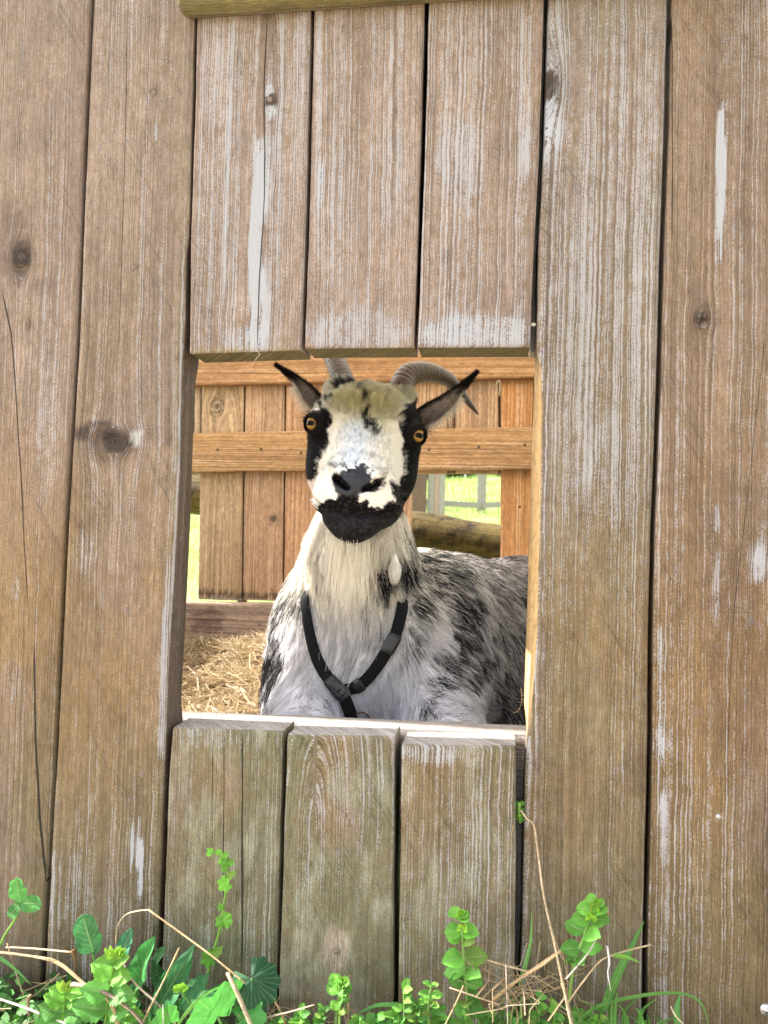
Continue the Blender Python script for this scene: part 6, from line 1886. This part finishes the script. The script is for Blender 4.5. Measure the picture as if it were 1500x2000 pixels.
dry([(945, 1873, -.05), (985, 1885, -.05), (1040, 1900, -.055)], 6, 'straw lying right of the tall upright weed', DP)
dry([(905, 1925, -.07), (890, 1960, -.07), (865, 2010, -.075)], 5, 'thin straw leaning left under the tall upright weed', DC)
dry([(988, 1885, -.07), (990, 1940, -.07), (992, 2015, -.07)], 4, 'thin vertical dry stem beside the straw tangle', (.5, .4, .33))
dry([(683, 1903, -.05), (681, 1950, -.055), (680, 2015, -.06)], 5, 'upright straw beside the round-leaved weed', DC)
dry([(318, 1962, -.09), (319, 1990, -.09), (320, 2020, -.09)], 4, 'short white straw end at the bottom between mallow and twig', (.8, .75, .65))
dry([(505, 1990, -.07), (560, 1978, -.07), (615, 1962, -.065)], 5, 'dry straw lying right of the mallow', DG)
dry([(530, 1945, -.05), (548, 1975, -.055), (560, 2010, -.055)], 7, 'brown straw at the foot of the second low seam', DC)
dry([(1310, 1965, -.055), (1320, 1985, -.06), (1345, 2010, -.065)], 5, 'pale dry curl under the arching grass blade', (.7, .55, .4))
dry([(-20, 1945, -.075), (40, 1965, -.08), (105, 1990, -.085), (170, 2015, -.09)], 6, 'white straw low across the left corner', (.72, .66, .58))
# brown seed head
dry([(143, 1855, -.056), (147, 1880, -.058), (146, 1900, -.058)], 14, 'shrivelled brown seed head on the dry stalk at the left', (.22, .11, .05), name='seed_head', w1=5, cat='seed head')
dry([(57, 1985, -.08), (55, 1960, -.078), (58, 1945, -.078)], 7, 'small shrivelled seed head in the lower left corner', (.35, .24, .16), name='seed_head', w1=14, cat='seed head')
# white fluff
dry([(1186, 1848, -.06), (1190, 1880, -.062), (1187, 1900, -.062), (1193, 1935, -.062)], 9, 'white wisp of fluff hanging under the leaning weed', (.8, .8, .82), name='fluff', w1=3, cat='fluff')
# tangle of fine straws
def tz(x, y): return np.full_like(np.asarray(x, float), W(1030, 1925, -.05).z) + fbm(np.asarray(x) * 20, y * 20, 0, 5, 2) * .03 - .02
xa, xb = W(940, 1930, -.05).x, W(1120, 1930, -.05).x
o = straws(48, (xa, xb), (-.075, -.02), tz, (.03, .10), (.0006, .0018), 8, M_STRAW, 'straw_tangle', .5, .02, curve=.5)
tag(o, 'tangle of fine dry straws at the foot right of the tall upright weed', 'straw', kind='stuff')
xa, xb = W(-20, 1985, -.05).x, W(900, 1985, -.05).x
o = straws(120, (xa, xb), (-.09, -.01), lambda x, y: GZ0 + .03 + 0 * x, (.03, .12), (.0005, .002), 9, M_STRAW, 'straw_litter', .3, .03, curve=.4)
tag(o, 'scattered dry straw bits among the weeds at the wall foot', 'straw', kind='stuff')
# straws caught on the wall and partition
dry([(500, 684, -.002), (507, 692, -.004), (499, 702, -.006), (493, 713, -.006)], 2.2, 'pale hair-thin straw curl hanging under the first lintel plank', (.7, .62, .5), name='straw_curl', w1=1.2, cat='straw')
o = tube('straw_curl', [W(967, 757, YR - .004), W(972, 746, YR - .006), (W(976, 744, YR - .006)), W(976, 760, YR - .004), W(975, 774, YR - .002)], [.0022] * 5, M_STRAW, n=6, sub=3, up=(0, 1, .1)); tag(o, 'yellow straw loop caught over the seam between two partition boards', 'straw')
dry([(1018, 1345, .09), (1019, 1370, .09), (1012, 1388, .085), (1002, 1392, .08)], 2.5, 'thin curved straw caught at the right end of the sill', (.6, .42, .2), name='straw_curl', w1=1.5, cat='straw')
o = boxm('wood_chip', tuple(W(1042, 634, -.004)), (.005, .004, .0035), plain('pale_chip', (.4, .4, .33), .7), rz=.4, bev=.3); tag(o, 'small pale chip stuck in the seam above the right corner of the opening', 'chip')
